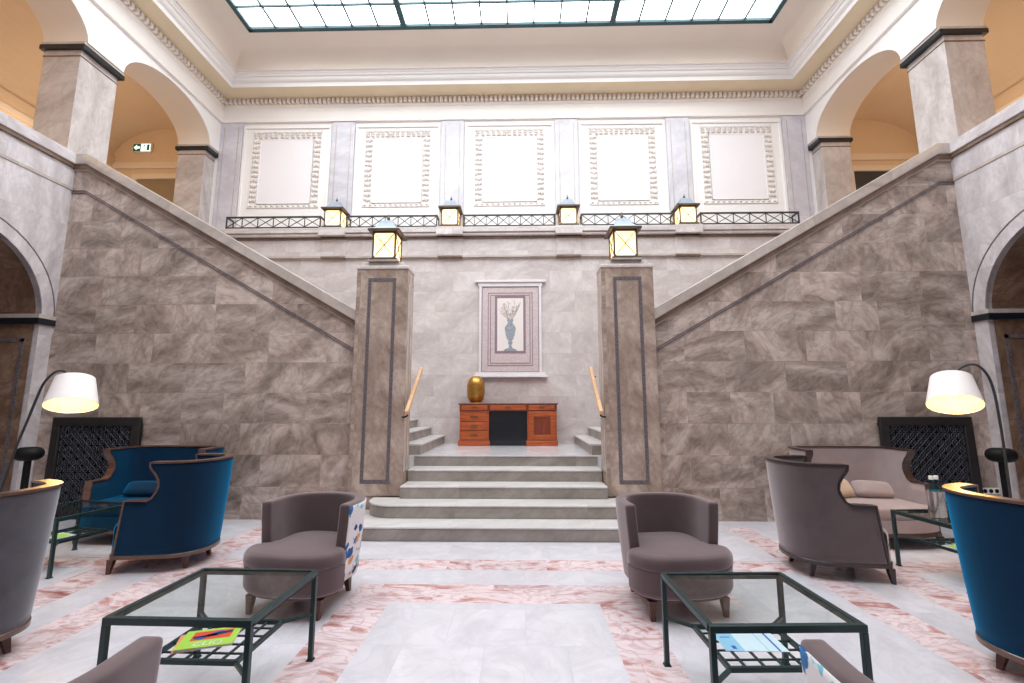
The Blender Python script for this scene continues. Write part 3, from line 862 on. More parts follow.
for x0, x1, n, lb in ((-5.62, -3.72, 6, 'dark iron cross-braced railing below the leftmost plaster panel'),
                      (-3.22, -1.41, 7, 'dark iron cross-braced railing below the second plaster panel from the left'),
                      (-0.91, 0.91, 8, 'dark iron cross-braced railing below the middle plaster panel'),
                      (1.41, 3.22, 7, 'dark iron cross-braced railing below the second plaster panel from the right'),
                      (3.72, 5.62, 6, 'dark iron cross-braced railing below the rightmost plaster panel')):
    railing(x0, x1, n, lb)

# ------------------------------------------------------------------ plaster panels on the upper back wall
def plaster_panel(x0, x1, label):
    c = (x0 + x1) / 2; a = (x1 - x0) / 2
    t = thing('plaster_panel', label, 'wall panel', (c, YB, 4.95), 0, 'plaster panels on the upper back wall')
    H = 2.34
    m = MB()
    for q in ((-a, a, H - 0.05, H), (-a, -a + 0.05, 0, H - 0.05), (a - 0.05, a, 0, H - 0.05)): m.box(q[0], q[1], -0.028, -0.001, q[2], q[3])
    m.build('border', 'plaster', t, bevel=0.008)
    fa, z0, z1, bw = a - 0.20, 0.53, H - 0.12, 0.17
    m = MB(); m.box(-fa + bw, fa - bw, -0.012, -0.001, z0 + bw * 0.5, z1 - bw); m.build('field', 'plaster_field', t)
    m = MB()                                       # the thin fillets on both sides of the ornament
    for e, y in ((0.0, 0.02), (bw, 0.02)):
        A, Z0, Z1 = fa - e, z0 + e * 0.5, z1 - e
        m.box(-A, A, -y, -0.001, Z1 - 0.018, Z1); m.box(-A, A, -y, -0.001, Z0, Z0 + 0.012)
        m.box(-A, -A + 0.012, -y, -0.001, Z0, Z1); m.box(A - 0.012, A, -y, -0.001, Z0, Z1)
    m.build('fillets', 'plaster', t)
    m = MB()
    def leaf(cx, cz, l, w, vert):
        n = 8; ring = []
        for i in range(n):
            g = 2 * PI * i / n; u, v = l / 2 * math.cos(g), w / 2 * math.sin(g)
            ring.append((cx + (v if vert else u), cz + (u if vert else v)))
        m.layers([[(p[0], 0.0, p[1]) for p in ring], [(cx + (p[0] - cx) * .9, -0.022, cz + (p[1] - cz) * .9) for p in ring], [(cx + (p[0] - cx) * .4, -0.034, cz + (p[1] - cz) * .4) for p in ring]])
    L = 0.105
    nz = int((z1 - z0 - bw * 1.3) / L)
    for i in range(nz):
        zc = z0 + bw * 0.6 + (i + .5) * (z1 - z0 - bw * 1.6) / nz
        for s in (-1, 1):
            for off, ww in ((-0.042, .05), (0.012, .06), (0.052, .035)): leaf(s * (fa - bw / 2) + off, zc + random.uniform(-.012, .012), L * random.uniform(.65, .9), ww, True)
    nx = int((2 * fa) / L)
    for i in range(nx):
        xc = -fa + (i + .5) * 2 * fa / nx
        for off, ww in ((-0.045, .05), (0.0, .045), (0.045, .05)): leaf(xc + random.uniform(-.012, .012), z1 - bw / 2 + off, L * random.uniform(.65, .95), ww, False)
        leaf(xc, z0 + bw * 0.25, L * .6, .045, False)
    m.build('leaf_ornament', 'ornament', t, fix=False)['kind'] = 'stuff'
for x0, x1, lb in ((-5.60, -3.74, 'leftmost white plaster panel framed by leaf ornament on the upper back wall'),
                   (-3.22, -1.44, 'second white ornamented plaster panel from the left on the upper back wall'),
                   (-0.925, 0.925, 'middle white ornamented plaster panel on the upper back wall'),
                   (1.44, 3.22, 'second white ornamented plaster panel from the right on the upper back wall'),
                   (3.74, 5.60, 'rightmost white plaster panel framed by leaf ornament on the upper back wall')):
    plaster_panel(x0, x1, lb)

# ------------------------------------------------------------------ mosaic picture on the back wall
def picture():
    t = thing('mosaic_picture', 'framed pale mosaic of a vase with sprigs on the back wall above the desk', 'picture', (0.02, YBL, 1.97))
    m = MB()
    W, H = 0.60, 1.84
    for q in ((-W - .02, W + .02, 1.76, 1.84), (-W - .06, W + .06, 0.0, 0.10), (-W, -W + .05, .1, 1.76), (W - .05, W, .1, 1.76)): m.box(q[0], q[1], -0.05, -0.002, q[2], q[3])
    m.box(-W - .09, W + .09, -0.075, -0.002, 1.84, 1.885); m.box(-W - .10, W + .10, -0.08, -0.002, 0.0, 0.045)
    m.build('frame', 'marble_frame', t, bevel=0.006)
    m = MB(); m.box(-W + .05, W - .05, -0.03, -0.002, .1, 1.76); m.build('mosaic_field', 'mosaic_pink', t)
    m = MB(); y = -0.034
    for e in (0.05, 0.17, 0.215):
        A, z0, z1, w = W - e, .1 + (e - .05), 1.76 - (e - .05), 0.014
        m.box(-A, A, y, -.028, z1 - w, z1); m.box(-A, A, y, -.028, z0, z0 + w); m.box(-A, -A + w, y, -.028, z0 + w, z1 - w); m.box(A - w, A, y, -.028, z0 + w, z1 - w)
    A, z0, z1, w = .295, .46, 1.575, .045
    m.box(-A, A, y, -.028, z1 - w, z1); m.box(-A, A, y, -.028, z0, z0 + w); m.box(-A, -A + w, y, -.028, z0 + w, z1 - w); m.box(A - w, A, y, -.028, z0 + w, z1 - w)
    m.build('mosaic_lines', 'mosaic_purple', t)
    m = MB(); m.box(-.25, .25, -.034, -.028, .505, 1.53); m.build('inner_panel', 'mosaic_white', t)
    prof = [(.12, .51), (.12, .525), (.085, .54), (.03, .57), (.022, .62), (.045, .66), (.03, .70), (.06, .74), (.085, .82), (.10, .90), (.105, .95), (.075, 1.0), (.05, 1.03), (.045, 1.07), (.065, 1.10), (.055, 1.115)]
    m = MB(); pts = [(r, z) for r, z in prof] + [(-r, z) for r, z in reversed(prof)]
    m.prism(pts, -.040, -.033, 'y'); m.build('vase', 'mosaic_grey', t)
    m = MB()
    rr = random.Random(3)
    for k in range(15):
        x = (k - 7) / 7 * 0.20; z = 1.12 + rr.uniform(.12, .36); p0 = Vector((x * .12, -.036, 1.10))
        pts = [p0.lerp(Vector((x, -.036, z)), f) + Vector((0.02 * math.sin(f * PI) * (1 if x > 0 else -1), 0, 0)) for f in (0, .25, .5, .75, 1)]
        m.tube(pts, .0035, 5)
        for f in (.45, .6, .75, .9, 1.0):
            q = p0.lerp(Vector((x, -.036, z)), f)
            m.cbox((q.x + rr.uniform(-.02, .02), -.037, q.z + rr.uniform(-.02, .02)), (.016, .006, .016))
    m.build('sprigs', 'mosaic_twig', t, fix=False)
picture()

# ------------------------------------------------------------------ writing desk and the golden jar
def desk():
    t = thing('pedestal_desk', 'glossy mahogany pedestal desk on the landing below the mosaic picture', 'desk', (-0.005, 8.03, ZL))
    W, D, H = 0.87, 0.55, 0.735
    m = MB(); m.box(-W, W, -0.02, D, H - 0.028, H); m.build('top', 'mahogany_dark', t, bevel=0.008)
    def ped(x0, x1, door):
        m = MB(); m.box(x0, x1, 0.0, D - .03, 0.09, 0.60); o = m.build('pedestal', 'mahogany', t, bevel=0.003)
        m = MB(); m.box(x0 - .02, x1 + .02, -0.02, D - .02, 0.0, 0.09); m.build('plinth', 'mahogany', o, bevel=0.008)
        if not door:
            for i in range(3):
                z = .115 + i * .155
                m = MB(); m.box(x0 + .035, x1 - .035, -.016, .002, z, z + .135); d = m.build('drawer', 'mahogany', t, bevel=0.006)
                m = MB(); c = (x0 + x1) / 2
                m.tube([(c - .05, -.02, z + .07), (c - .04, -.04, z + .06), (c + .04, -.04, z + .06), (c + .05, -.02, z + .07)], .006); m.cbox((c, -.018, z + .07), (.12, .006, .03))
                m.build('drawer_pull', 'brass', d)
        else:
            m = MB()
            for q in ((x0 + .03, x0 + .11, .11, .58), (x1 - .11, x1 - .03, .11, .58), (x0 + .11, x1 - .11, .11, .19), (x0 + .11, x1 - .11, .50, .58)): m.box(q[0], q[1], -.018, .002, q[2], q[3])
            d = m.build('door', 'mahogany', t, bevel=0.004)
            m = MB(); m.box(x0 + .11, x1 - .11, -.006, .002, .19, .50); m.build('door_panel', 'mahogany_dark', d)
            m = MB(); m.lathe([(.012, 0), (.014, .01), (.008, .018)], 10, (x0 + .075, -.02, .35)); m.build('door_knob', 'brass', d, smooth=True)
    ped(-.845, -.335, False); ped(.335, .845, True)
    m = MB(); m.box(-.85, .85, -.005, D - .02, .60, H - .028); m.build('frieze_rail', 'mahogany_dark', t)
    for x0, x1 in ((-.81, -.36), (-.31, .31), (.36, .81)):
        m = MB(); m.box(x0, x1, -.018, 0, .615, .695); d = m.build('drawer', 'mahogany', t, bevel=0.005)
        m = MB(); c = (x0 + x1) / 2; m.tube([(c - .05, -.02, .66), (c - .04, -.036, .652), (c + .04, -.036, .652), (c + .05, -.02, .66)], .005); m.cbox((c, -.018, .66), (.11, .006, .025)); m.build('drawer_pull', 'brass', d)
    m = MB(); m.box(-.333, .333, .04, .07, .004, .598); m.build('kneehole_panel', 'black_gloss', t)
desk()
m = MB()
prof = [(0.10, 0)] + [(0.155 * (max(0, 1 - abs((z - .25) / .262) ** 3.0)) ** .5 + 0.003, z) for z in [i * .5 / 28 for i in range(1, 28)]] + [(0.075, .497), (0.066, .505), (0.0005, .505)]
prof = [p for p in prof]
m.lathe(prof, 40)
jar = m.build('golden_jar', 'gold', None, smooth=True, angle=50)
jar.scale = (1.03, 1.03, .96)
jar.location = (-0.60, 8.32, ZL + 0.736); tag(jar, 'egg-shaped golden jar on the left end of the mahogany desk', 'jar')

# ------------------------------------------------------------------ radiator grilles, outlet, exit sign
def grille(x0, x1, label):
    c = (x0 + x1) / 2; a = (x1 - x0) / 2; H = 1.30
    t = thing('radiator_grille', label, 'grille', (c, YJ - 0.018, 0.0), 0, 'black openwork grilles in the stair walls')
    m = MB(); f = .11
    for q in ((-a, a, H - f, H), (-a, a, 0.002, f * 1.4), (-a, -a + f, f * 1.4, H - f), (a - f, a, f * 1.4, H - f)): m.box(q[0], q[1], -.05, -.002, q[2], q[3])
    m.build('frame', 'black_frame', t, bevel=0.012)
    m = MB(); m.box(-a + f, a - f, -.012, -.003, f * 1.4, H - f); m.build('backing', 'black', t)
    m = MB(); st = .088
    X, z0, z1 = a - f, f * 1.4, H - f
    nx = int(round(2 * X / st)); nz = int(round((z1 - z0) / st)); sx = 2 * X / nx; sz = (z1 - z0) / nz
    for i in range(nx):
        for j in range(nz):
            cx, cz = -X + (i + .5) * sx, z0 + (j + .5) * sz
            ring = [(cx + .40 * sx * math.cos(g * PI / 4), -.024, cz + .44 * sz * math.sin(g * PI / 4)) for g in range(8)]
            m.tube(ring, .0055, 4, True)
            m.cbox((cx, -.026, cz), (.016, .012, .03))
            if (i + j) % 2: m.bar((cx - sx / 2, -.02, cz - sz / 2), (cx + sx / 2, -.02, cz + sz / 2), .007)
            else: m.bar((cx + sx / 2, -.02, cz - sz / 2), (cx - sx / 2, -.02, cz + sz / 2), .007)
    o = m.build('scroll_lattice', 'grille_metal', t, fix=False)
grille(-5.99, -4.81, 'black openwork radiator grille in the wall behind the blue sofa')
grille(4.81, 5.97, 'black openwork radiator grille in the wall behind the taupe sofa')

t = thing('power_outlet', 'white three-gang power outlet low on the wall beside the right grille', 'outlet', (6.11, YJ - 0.019, 0.38))
m = MB(); m.box(-.11, .11, -.012, 0, -.04, .04); m.build('cover_plate', 'white_plastic', t, bevel=0.006)
for x in (-.072, 0, .072):
    m = MB(); 
    ring0 = [(x + .026 * math.cos(i * PI / 8), -.0125, .026 * math.sin(i * PI / 8)) for i in range(16)]
    ring1 = [(x + .022 * math.cos(i * PI / 8), -.016, .022 * math.sin(i * PI / 8)) for i in range(16)]
    m.layers([ring0, ring1]); m.build('socket', 'black', t)

t = thing('exit_sign', 'lit green exit sign with arrow on the left gallery end wall', 'sign', (-8.27, 9.39, 7.19))
m = MB(); m.box(-.21, .21, -.05, 0, -.105, .105); m.build('housing', 'white_plastic', t, bevel=0.005)
M['sign_green'] = glow('sign_green', srgb(8, 70, 52), 0.35)
M['sign_white'] = glow('sign_white', srgb(225, 240, 232), 0.6)
m = MB(); m.box(-.195, -.02, -.054, -.049, -.088, .088); m.build('arrow_panel', 'sign_green', t)
m = MB(); m.box(-.02, .195, -.053, -.049, -.088, .088); m.build('figure_panel', 'sign_white', t)
m = MB(); m.prism([(-.18, 0), (-.11, .065), (-.11, .024), (-.04, .024), (-.04, -.024), (-.11, -.024), (-.11, -.065)], -.057, -.053, 'y'); m.build('arrow', 'sign_white', t)
m = MB(); m.box(.12, .175, -.056, -.052, -.07, .07)
m.lathe([(.001, -.001), (.016, 0)], 10, (0, 0, 0), caps=False) if False else None
for p, q in (((.05, .02), (.08, -.02)), ((.08, -.02), (.05, -.07)), ((.065, 0), (.10, .01)), ((.08, -.02), (.105, -.06)), ((.055, .02), (.03, -.01))):
    m.bar((p[0], -.055, p[1]), (q[0], -.055, q[1]), .012, .004)
m.cbox((.058, -.055, .048), (.026, .004, .028))
m.build('running_figure', 'sign_green', t)

# ------------------------------------------------------------------ upholstered seating
def superplan(w, yf, ym, yb, n, k=64):
    """open U: straight arms from yf (front) to ym, superellipse round the back to yb; right arm to left arm; returns resampled points"""
    pts = []
    for i in range(7): pts.append((w, yf + (ym - yf) * i / 7))
    for i in range(97):
        g = PI * i / 96; c, s_ = math.cos(g), math.sin(g)
        pts.append((w * math.copysign(abs(c) ** (2 / n), c), ym + (yb - ym) * abs(s_) ** (2 / n)))
    for i in range(1, 8): pts.append((-w, ym - (ym - yf) * i / 7))
    pts = [Vector(p) for p in pts]
    d = [0]
    for a, b in zip(pts[:-1], pts[1:]): d.append(d[-1] + (b - a).length)
    S = d[-1] / 2
    def at(s):
        q = min(max(s + S, 0), 2 * S - 1e-9)
        for i in range(len(d) - 1):
            if d[i + 1] >= q and d[i + 1] > d[i]: return pts[i].lerp(pts[i + 1], (q - d[i]) / (d[i + 1] - d[i]))
        return pts[-1]
    def pn(s):
        h = 0.02
        a, b = at(max(s - h, -S)), at(min(s + h, S))
        t_ = (b - a).normalized(); nrm = Vector((t_.y, -t_.x))
        return at(s), nrm
    return pn, S

WING = [(.62, .26), (.645, .30), (.70, .335), (.745, .352), (.80, .345), (.85, .318), (.885, .29), (.91, .275), (.95, .27)]
def wing_seat(name, label, cat, w, yf, ym, yb, n, fab, rim, group=None, legs_y=None, sofa=False, inner=None):
    t = thing(name, label, cat, (0, 0, 0), 0, group)
    pn, S = superplan(w, yf, ym, yb, n)
    T = 0.062; HT = .95
    def pos(s, z, off=0.0):
        p, nr = pn(s)
        k = -0.075 * (1 - (z / HT)) ** 1.2 + off
        return Vector((p.x + nr.x * k, p.y + nr.y * k, z))
    N1, N2 = 26, 7
    sn = S - WING[0][1]
    cols = [-sn - (S - sn) * (N2 - j) / N2 for j in range(N2)] + [sn * (2 * i / (2 * N1) - 1) * 1.0 if False else -sn + 2 * sn * i / (2 * N1) for i in range(2 * N1 + 1)] + [sn + (S - sn) * (j + 1) / N2 for j in range(N2)]
    def shell(off, zl):
        m = MB(); vs = []; fs = []; nc = len(cols)
        for z in zl:
            for s in cols:
                q = s if abs(s) <= sn else math.copysign(sn + (abs(s) - sn) * (1 - .28 * (z - .15) / .47), s)
                vs.append(pos(q, z, off))
        for i in range(len(zl) - 1):
            for j in range(nc - 1): fs.append((i * nc + j, i * nc + j + 1, (i + 1) * nc + j + 1, (i + 1) * nc + j))
        base = len(vs); nu = 2 * N1 + 1
        for z, d in WING:
            sm = S - d
            for i in range(nu): vs.append(pos(-sm + 2 * sm * i / (nu - 1), z, off))
        for i in range(len(WING) - 1):
            for j in range(nu - 1): fs.append((base + i * nu + j, base + i * nu + j + 1, base + (i + 1) * nu + j + 1, base + (i + 1) * nu + j))
        m.add(vs, fs); return m
    zl = [.15, .22, .32, .42, .52, .62]
    o = shell(0, zl).build('outer_shell', fab, t, smooth=True, angle=60)
    # make sure the shell thickens inwards
    o.data.update()
    s_ = o.modifiers.new('solid', 'SOLIDIFY'); s_.thickness = T; s_.offset = -1
    c = sum((p.normal.dot(Vector((p.center.x, p.center.y - ym, 0))) for p in o.data.polygons))
    if c < 0: o.data.flip_normals()
    # wooden trim along the edge
    path = [(S, .15), (sn + (S - sn) * .72, .62)] + [(S - d, z) for z, d in WING]
    top = [(S - .27) * (1 - i / 24) for i in range(1, 48)]
    full = path + [(s, .95) for s in top] + [(-s, z) for s, z in reversed(path)]
    vs = []; fs = []
    P = [pos(s, z, -T / 2) for s, z in full]
    for i, (s, z) in enumerate(full):
        _, nr = pn(s); A = Vector((nr.x, nr.y, 0))
        tg = (P[min(i + 1, len(P) - 1)] - P[max(i - 1, 0)]).normalized()
        B = tg.cross(A).normalized()
        for a, b in ((-1, -.6), (1, -.6), (1, .6), (.6, 1), (-.6, 1), (-1, .6)):
            vs.append(P[i] + A * (a * (T / 2 + .008)) - B * (b * .013) * (1))
    k = 6
    for i in range(len(P) - 1):
        for j in range(k): fs.append((i * k + j, i * k + (j + 1) % k, (i + 1) * k + (j + 1) % k, (i + 1) * k + j))
    fs += [tuple(range(k)), tuple((len(P) - 1) * k + j for j in range(k))]
    m = MB(); m.add(vs, fs); m.build('wooden_trim', rim, t, smooth=True, angle=40)
    # base rail
    ring = [pos(-S + 2 * S * i / 60, .15) for i in range(61)]
    def loop(off, z): 
        q = [pos(-S + 2 * S * i / 60, .15, off) for i in range(61)]
        e = [pos(k_ * S, .15, off) for k_ in (-1, 1)]
        fr = [(e[1].x + (e[0].x - e[1].x) * i / 14, min(e[0].y, yf) - .012 - off - .097 * (1 - abs(-1 + 2 * i / 14) ** 3.2)) for i in range(15)]
        return [(p.x, p.y, z) for p in q] + [(x, y, z) for x, y in fr]
    m = MB(); m.layers([loop(-.004, .118), loop(.006, .122), loop(.006, .15), loop(-.004, .158)]); m.build('base_rail', rim, t)
    # seat body and cushion
    inn = [pos(-S + 2 * S * i / 48, .3, -T - .002) for i in range(49)]
    yfr = yf + .005
    wi = min(w - .025, abs(inn[0].x) + .045)
    bow = .095
    front = []
    for i in range(15):
        f = -1 + 2 * i / 14
        front.append(Vector((f * wi, yf - .012 - bow * (1 - abs(f) ** 3.2), 0)))
    if inn[0].x < 0: front.reverse()
    outline = [Vector((p.x, max(p.y, yfr), 0)) for p in inn] + (front if (front[0].x < 0) == (inn[-1].x < 0) else front[::-1])
    def body(inset, z):
        cy = (yf + yb) / 2
        return [(p.x * (1 - inset), cy + (p.y - cy) * (1 - inset), z) for p in outline]
    m = MB(); m.layers([body(0, .158), body(0, .29)]); m.build('seat_base', fab, t, bevel=0.01)
    parts = [(-1, 1)] if not sofa else [(-1, 1)]
    m = MB(); m.layers([body(.03, .292), body(.006, .30), body(0, .325), body(0, .375), body(.02, .40), body(.08, .414), body(.35, .424)])
    m.build('seat_cushion', inner or fab, t, smooth=True, angle=60)
    # legs
    wl, fl, bl = w - .11, yf - .03, legs_y if legs_y is not None else yb - .19
    for x, y, ox, oy in ((-w + .075, fl, .01, .012), (w - .075, fl, -.01, .012), (-wl * .72, bl, .02, -.03), (wl * .72, bl, -.02, -.03)):
        m = MB(); m.frust((x, y), (.014, .014), (.027, .027), 0.0, .122, (ox, oy)); m.build('leg', 'leg_wood' if rim != 'rim_black' else 'rim_black', t, bevel=0.003)
    return t

# blue group on the left, taupe group on the right
c = wing_seat('wing_armchair', 'dark blue velvet barrel wing armchair in front of the blue sofa', 'armchair', .37, -.41, -.04, .325, 2.3, 'blue', 'rim_mid', 'barrel wing armchairs')
c.location = (-2.96, 4.46, 0); c.rotation_euler.z = R(-84)
blue_chair = c
c2 = dup(blue_chair, (2.86, 4.36, 0), R(84), 'taupe velvet barrel wing armchair in front of the taupe sofa')
for nm in ('outer_shell', 'seat_base', 'seat_cushion'): recolour(c2, nm, 'taupe')
for nm in ('wooden_trim', 'base_rail', 'leg'): recolour(c2, nm, 'rim_black')
c3 = dup(blue_chair, (-3.02, 2.74, 0), R(-111), 'grey velvet barrel wing armchair cut by the left edge, seen from behind')
for nm in ('outer_shell', 'seat_base', 'seat_cushion'): recolour(c3, nm, 'grey')
c4 = dup(blue_chair, (3.07, 2.68, 0), R(112), 'dark blue velvet barrel wing armchair cut by the right edge, seen from behind')

sofa = wing_seat('wing_sofa', 'bright blue velvet two-seat wing sofa against the left stair wall', 'sofa', .59, -.42, -.02, .36, 4.5, 'blue', 'rim_mid', 'two-seat wing sofas', legs_y=.20, sofa=True)
sofa.location = (-4.01, 5.44, 0)
sofa2 = dup(sofa, (4.0, 5.42, 0), 0, 'pale taupe velvet two-seat wing sofa against the right stair wall')
for nm in ('outer_shell', 'seat_base', 'seat_cushion'): recolour(sofa2, nm, 'taupe_light')
for nm in ('wooden_trim', 'base_rail', 'leg'): recolour(sofa2, nm, 'rim_dark')

def cushion(label, loc, w, h, d, rot, mat, group=None):
    m = MB(); nu, nv = 24, 12; vs = []
    rings = []
    N = 28
    for j in range(9):
        f = -1 + 2 * j / 8
        sc = (1 - abs(f) ** 2.2) ** .5 if abs(f) < 1 else 0.0
        ring = []
        e = 1 - .18 * abs(f) ** 3
        for i in range(N):
            g = 2 * PI * i / N; cc, ss = math.cos(g), math.sin(g)
            x = w / 2 * math.copysign(abs(cc) ** .42, cc); z = h / 2 * math.copysign(abs(ss) ** .42, ss)
            q = 1 - (abs(f) ** 6) * .5
            edge = max(abs(x) / (w / 2), abs(z) / (h / 2))
            ring.append((x * q * (.86 + .14 * (1 - abs(f))), f * d / 2, z * q * (.86 + .14 * (1 - abs(f)))))
        rings.append(ring)
    m.layers(rings)
    o = m.build('throw_cushion', mat, None, smooth=True, angle=70)
    o.location = loc; o.rotation_euler = rot
    return tag(o, label, 'cushion', group)
cushion('small blue cushion on the blue sofa seat', (-4.10, 5.32, .505), .42, .19, .12, (R(-38), 0, R(4)), 'blue')
cushion('left tan cushion on the taupe sofa seat', (3.80, 5.38, .515), .30, .21, .12, (R(-32), R(-4), R(10)), 'cushion_tan', 'cushions on the taupe sofa')
cushion('right taupe cushion on the taupe sofa seat', (4.17, 5.38, .51), .42, .20, .12, (R(-34), R(3), R(-4)), 'taupe_light', 'cushions on the taupe sofa')

def tub_chair(label, loc, rz, pattern):
    t = thing('tub_armchair', label, 'armchair', loc, rz, 'low tub armchairs')
    pn, S = superplan(.365, -.13, .02, .36, 2.3)
    T = .078; HT = .722
    def pos(s, z, off=0.0):
        p, nr = pn(s); k = -.07 * (1 - z / HT) ** 1.3 + off
        return Vector((p.x + nr.x * k, p.y + nr.y * k, z))
    nc = 49; cols = [-S + 2 * S * i / (nc - 1) for i in range(nc)]
    zl = [.16, .24, .36, .48, .60, .68, .722]
    m = MB(); vs = [pos(s, z) for z in zl for s in cols]; fs = []
    for i in range(len(zl) - 1):
        for j in range(nc - 1): fs.append((i * nc + j, i * nc + j + 1, (i + 1) * nc + j + 1, (i + 1) * nc + j))
    m.add(vs, fs); o = m.build('back_shell', 'tub', t, smooth=True, angle=50)
    if sum(p.normal.dot(Vector((p.center.x, p.center.y, 0))) for p in o.data.polygons) < 0: o.data.flip_normals()
    s_ = o.modifiers.new('solid', 'SOLIDIFY'); s_.thickness = T; s_.offset = -1
    b = o.modifiers.new('bevel', 'BEVEL'); b.width = .016; b.segments = 3; b.limit_method = 'ANGLE'; b.angle_limit = R(50)
    if pattern:
        m = MB(); zl2 = [.17, .24, .36, .48, .60, .68, .706]; c2_ = [s * .985 for s in cols]
        vs = [pos(s, z, .004) for z in zl2 for s in c2_]; fs = []
        for i in range(len(zl2) - 1):
            for j in range(nc - 1): fs.append((i * nc + j, i * nc + j + 1, (i + 1) * nc + j + 1, (i + 1) * nc + j))
        m.add(vs, fs); q = m.build('patterned_back_cover', 'pattern', t, smooth=True, angle=50, solid=.004)
        q['label'] = 'white fabric with blue and orange motifs'
    def seat(f, z, k=1.0):
        pts = []
        n = 56
        for i in range(n):
            g = 2 * PI * i / n; c_, s2 = math.cos(g), math.sin(g); e = 2 / 3.2
            x = .388 * k * math.copysign(abs(c_) ** e, c_); y = math.copysign(abs(s2) ** e, s2)
            y = -.03 + (.37 * k if y < 0 else .31 * k) * y
            if y > -.14: 
                lim = .27
                x = max(-lim, min(lim, x)) if y > -.10 else x * (1 - (y + .14) / .04 * (1 - lim / .388)) if abs(x) > lim else x
            pts.append((x * (1 - f), -.03 + (y + .03) * (1 - f), z))
        return pts
    m = MB(); m.layers([seat(.06, .15, .98), seat(.03, .16, .985), seat(.0, .19, .99), seat(0, .33)]); m.build('seat_base', 'tub', t, smooth=True, angle=40)
    m = MB(); m.layers([seat(.01, .332), seat(-.012, .345), seat(-.016, .375), seat(-.004, .405), seat(.03, .42), seat(.12, .427), seat(.4, .432)]); m.build('seat_cushion', 'tub', t, smooth=True, angle=60)
    m = MB(); m.layers([seat(.12, .125, .97), seat(.12, .15, .97)]); m.build('base_frame', 'leg_wood', t)
    for x, y, ox, oy in ((-.265, -.30, .0, .012), (.265, -.30, 0, .012), (-.21, .20, .01, -.02), (.21, .20, -.01, -.02)):
        m = MB(); m.frust((x, y), (.015, .015), (.028, .028), 0, .13, (ox, oy)); m.build('leg', 'leg_wood', t, bevel=.003)
    return t
tub_chair('taupe tub armchair with patterned back left of the steps', (-1.385, 3.65, 0), R(-9), True)
tub_chair('plain taupe tub armchair right of the steps', (1.335, 3.67, 0), R(8), False)
tub_chair('plain taupe tub armchair cut by the bottom edge, before the left glass table', (-1.27, 1.40, 0), R(184), False)
tub_chair('patterned taupe tub armchair cut by the bottom edge, before the right glass table', (1.455, 1.42, 0), R(176), True)

# ------------------------------------------------------------------ glass coffee tables
def coffee_table(label, loc, rz, w=.70, d=.655, group='green steel glass coffee tables'):
    t = thing('coffee_table', label, 'coffee table', loc, rz, group)
    a, b, H, p = w / 2, d / 2, .49, .026
    m = MB()
    m.box(-a, a, -b, -b + p, H - .032, H); m.box(-a, a, b - p, b, H - .032, H)
    m.box(-a, -a + p, -b + p, b - p, H - .032, H); m.box(a - p, a, -b + p, b - p, H - .032, H)
    m.build('top_frame', 'table_green', t, bevel=.003)
    m = MB(); m.box(-a + p, a - p, -b + p, b - p, H - .012, H - .004); m.build('glass_top', 'table_glass', t)
    for sx in (-1, 1):
        for sy in (-1, 1):
            m = MB(); x, y = sx * (a - p / 2), sy * (b - p / 2)
            m.box(x - p / 2, x + p / 2, y - p / 2, y + p / 2, 0.012, H - .032)
            m.frust((x, y), (.021, .021), (p / 2, p / 2), 0.0, .014)
            m.build('leg', 'table_green', t, bevel=.002)
    zs, sa, sb = .25, a - .125, b - .115
    m = MB(); q = .018
    m.box(-sa, sa, -sb, -sb + q, zs - .011, zs + .011); m.box(-sa, sa, sb - q, sb, zs - .011, zs + .011)
    m.box(-sa, -sa + q, -sb + q, sb - q, zs - .011, zs + .011); m.box(sa - q, sa, -sb + q, sb - q, zs - .011, zs + .011)
    for sx in (-1, 1):
        for sy in (-1, 1): m.bar((sx * (sa - .005), sy * (sb - .005), zs), (sx * (a - p / 2), sy * (b - p / 2), zs), .016, .016)
    s_ = m.build('shelf_frame', 'table_green', t)
    m = MB(); nx, ny = 5, 5
    for i in range(1, nx): x = -sa + 2 * sa * i / nx; m.bar((x, -sb + q, zs), (x, sb - q, zs), .011, .009)
    for i in range(1, ny): y = -sb + 2 * sb * i / ny; m.bar((-sa + q, y, zs + .001), (sa - q, y, zs + .001), .008, .008)
    m.build('shelf_bars', 'table_green', s_)
    return t
ta = coffee_table('green steel and glass coffee table before the left patterned tub armchair', (-1.335, 2.515, 0), R(-1.2), w=.70)
tb = dup(ta, (1.39, 2.505, 0), R(1.8), 'green steel and glass coffee table before the right plain tub armchair')
tc = dup(ta, (-4.05, 4.40, 0), R(-12), 'green steel and glass coffee table between the blue armchair and blue sofa')
td = dup(ta, (4.02, 4.17, 0), R(4), 'green steel and glass coffee table holding the bottles before the taupe sofa')

# ------------------------------------------------------------------ magazines, bottles
def magazine(label, loc, rz, w, h, mats, blocks, text=None, thick=.012):
    t = thing('magazine', label, 'magazine', loc, rz)
    m = MB(); m.box(-w / 2, w / 2, -h / 2, h / 2, 0.001, thick - .002); m.build('pages', 'white_plastic', t)
    m = MB(); m.box(-w / 2 - .002, w / 2 + .002, -h / 2 - .002, h / 2 + .002, thick - .002, thick); m.build('cover', mats, t)
    for nm, mat, x0, x1, y0, y1, dz in blocks:
        m = MB(); m.box(x0, x1, y0, y1, thick - .0005, thick + dz); m.build(nm, mat, t)
    if text:
        cu = bpy.data.curves.new('title', 'FONT'); cu.body = text[0]; cu.size = text[1]; cu.align_x = 'CENTER'; cu.extrude = .0004
        cu.materials.append(M['white_plastic'])
        o = bpy.data.objects.new('title', cu)
        me = bpy.data.meshes.new_from_object(o); me.name = 'title'; bpy.data.objects.remove(o)
        if not me.materials: me.materials.append(M['white_plastic'])
        o = bpy.data.objects.new('title', me); COL.objects.link(o); o.parent = t; o.location = (text[2], text[3], thick + .0012)
    return t
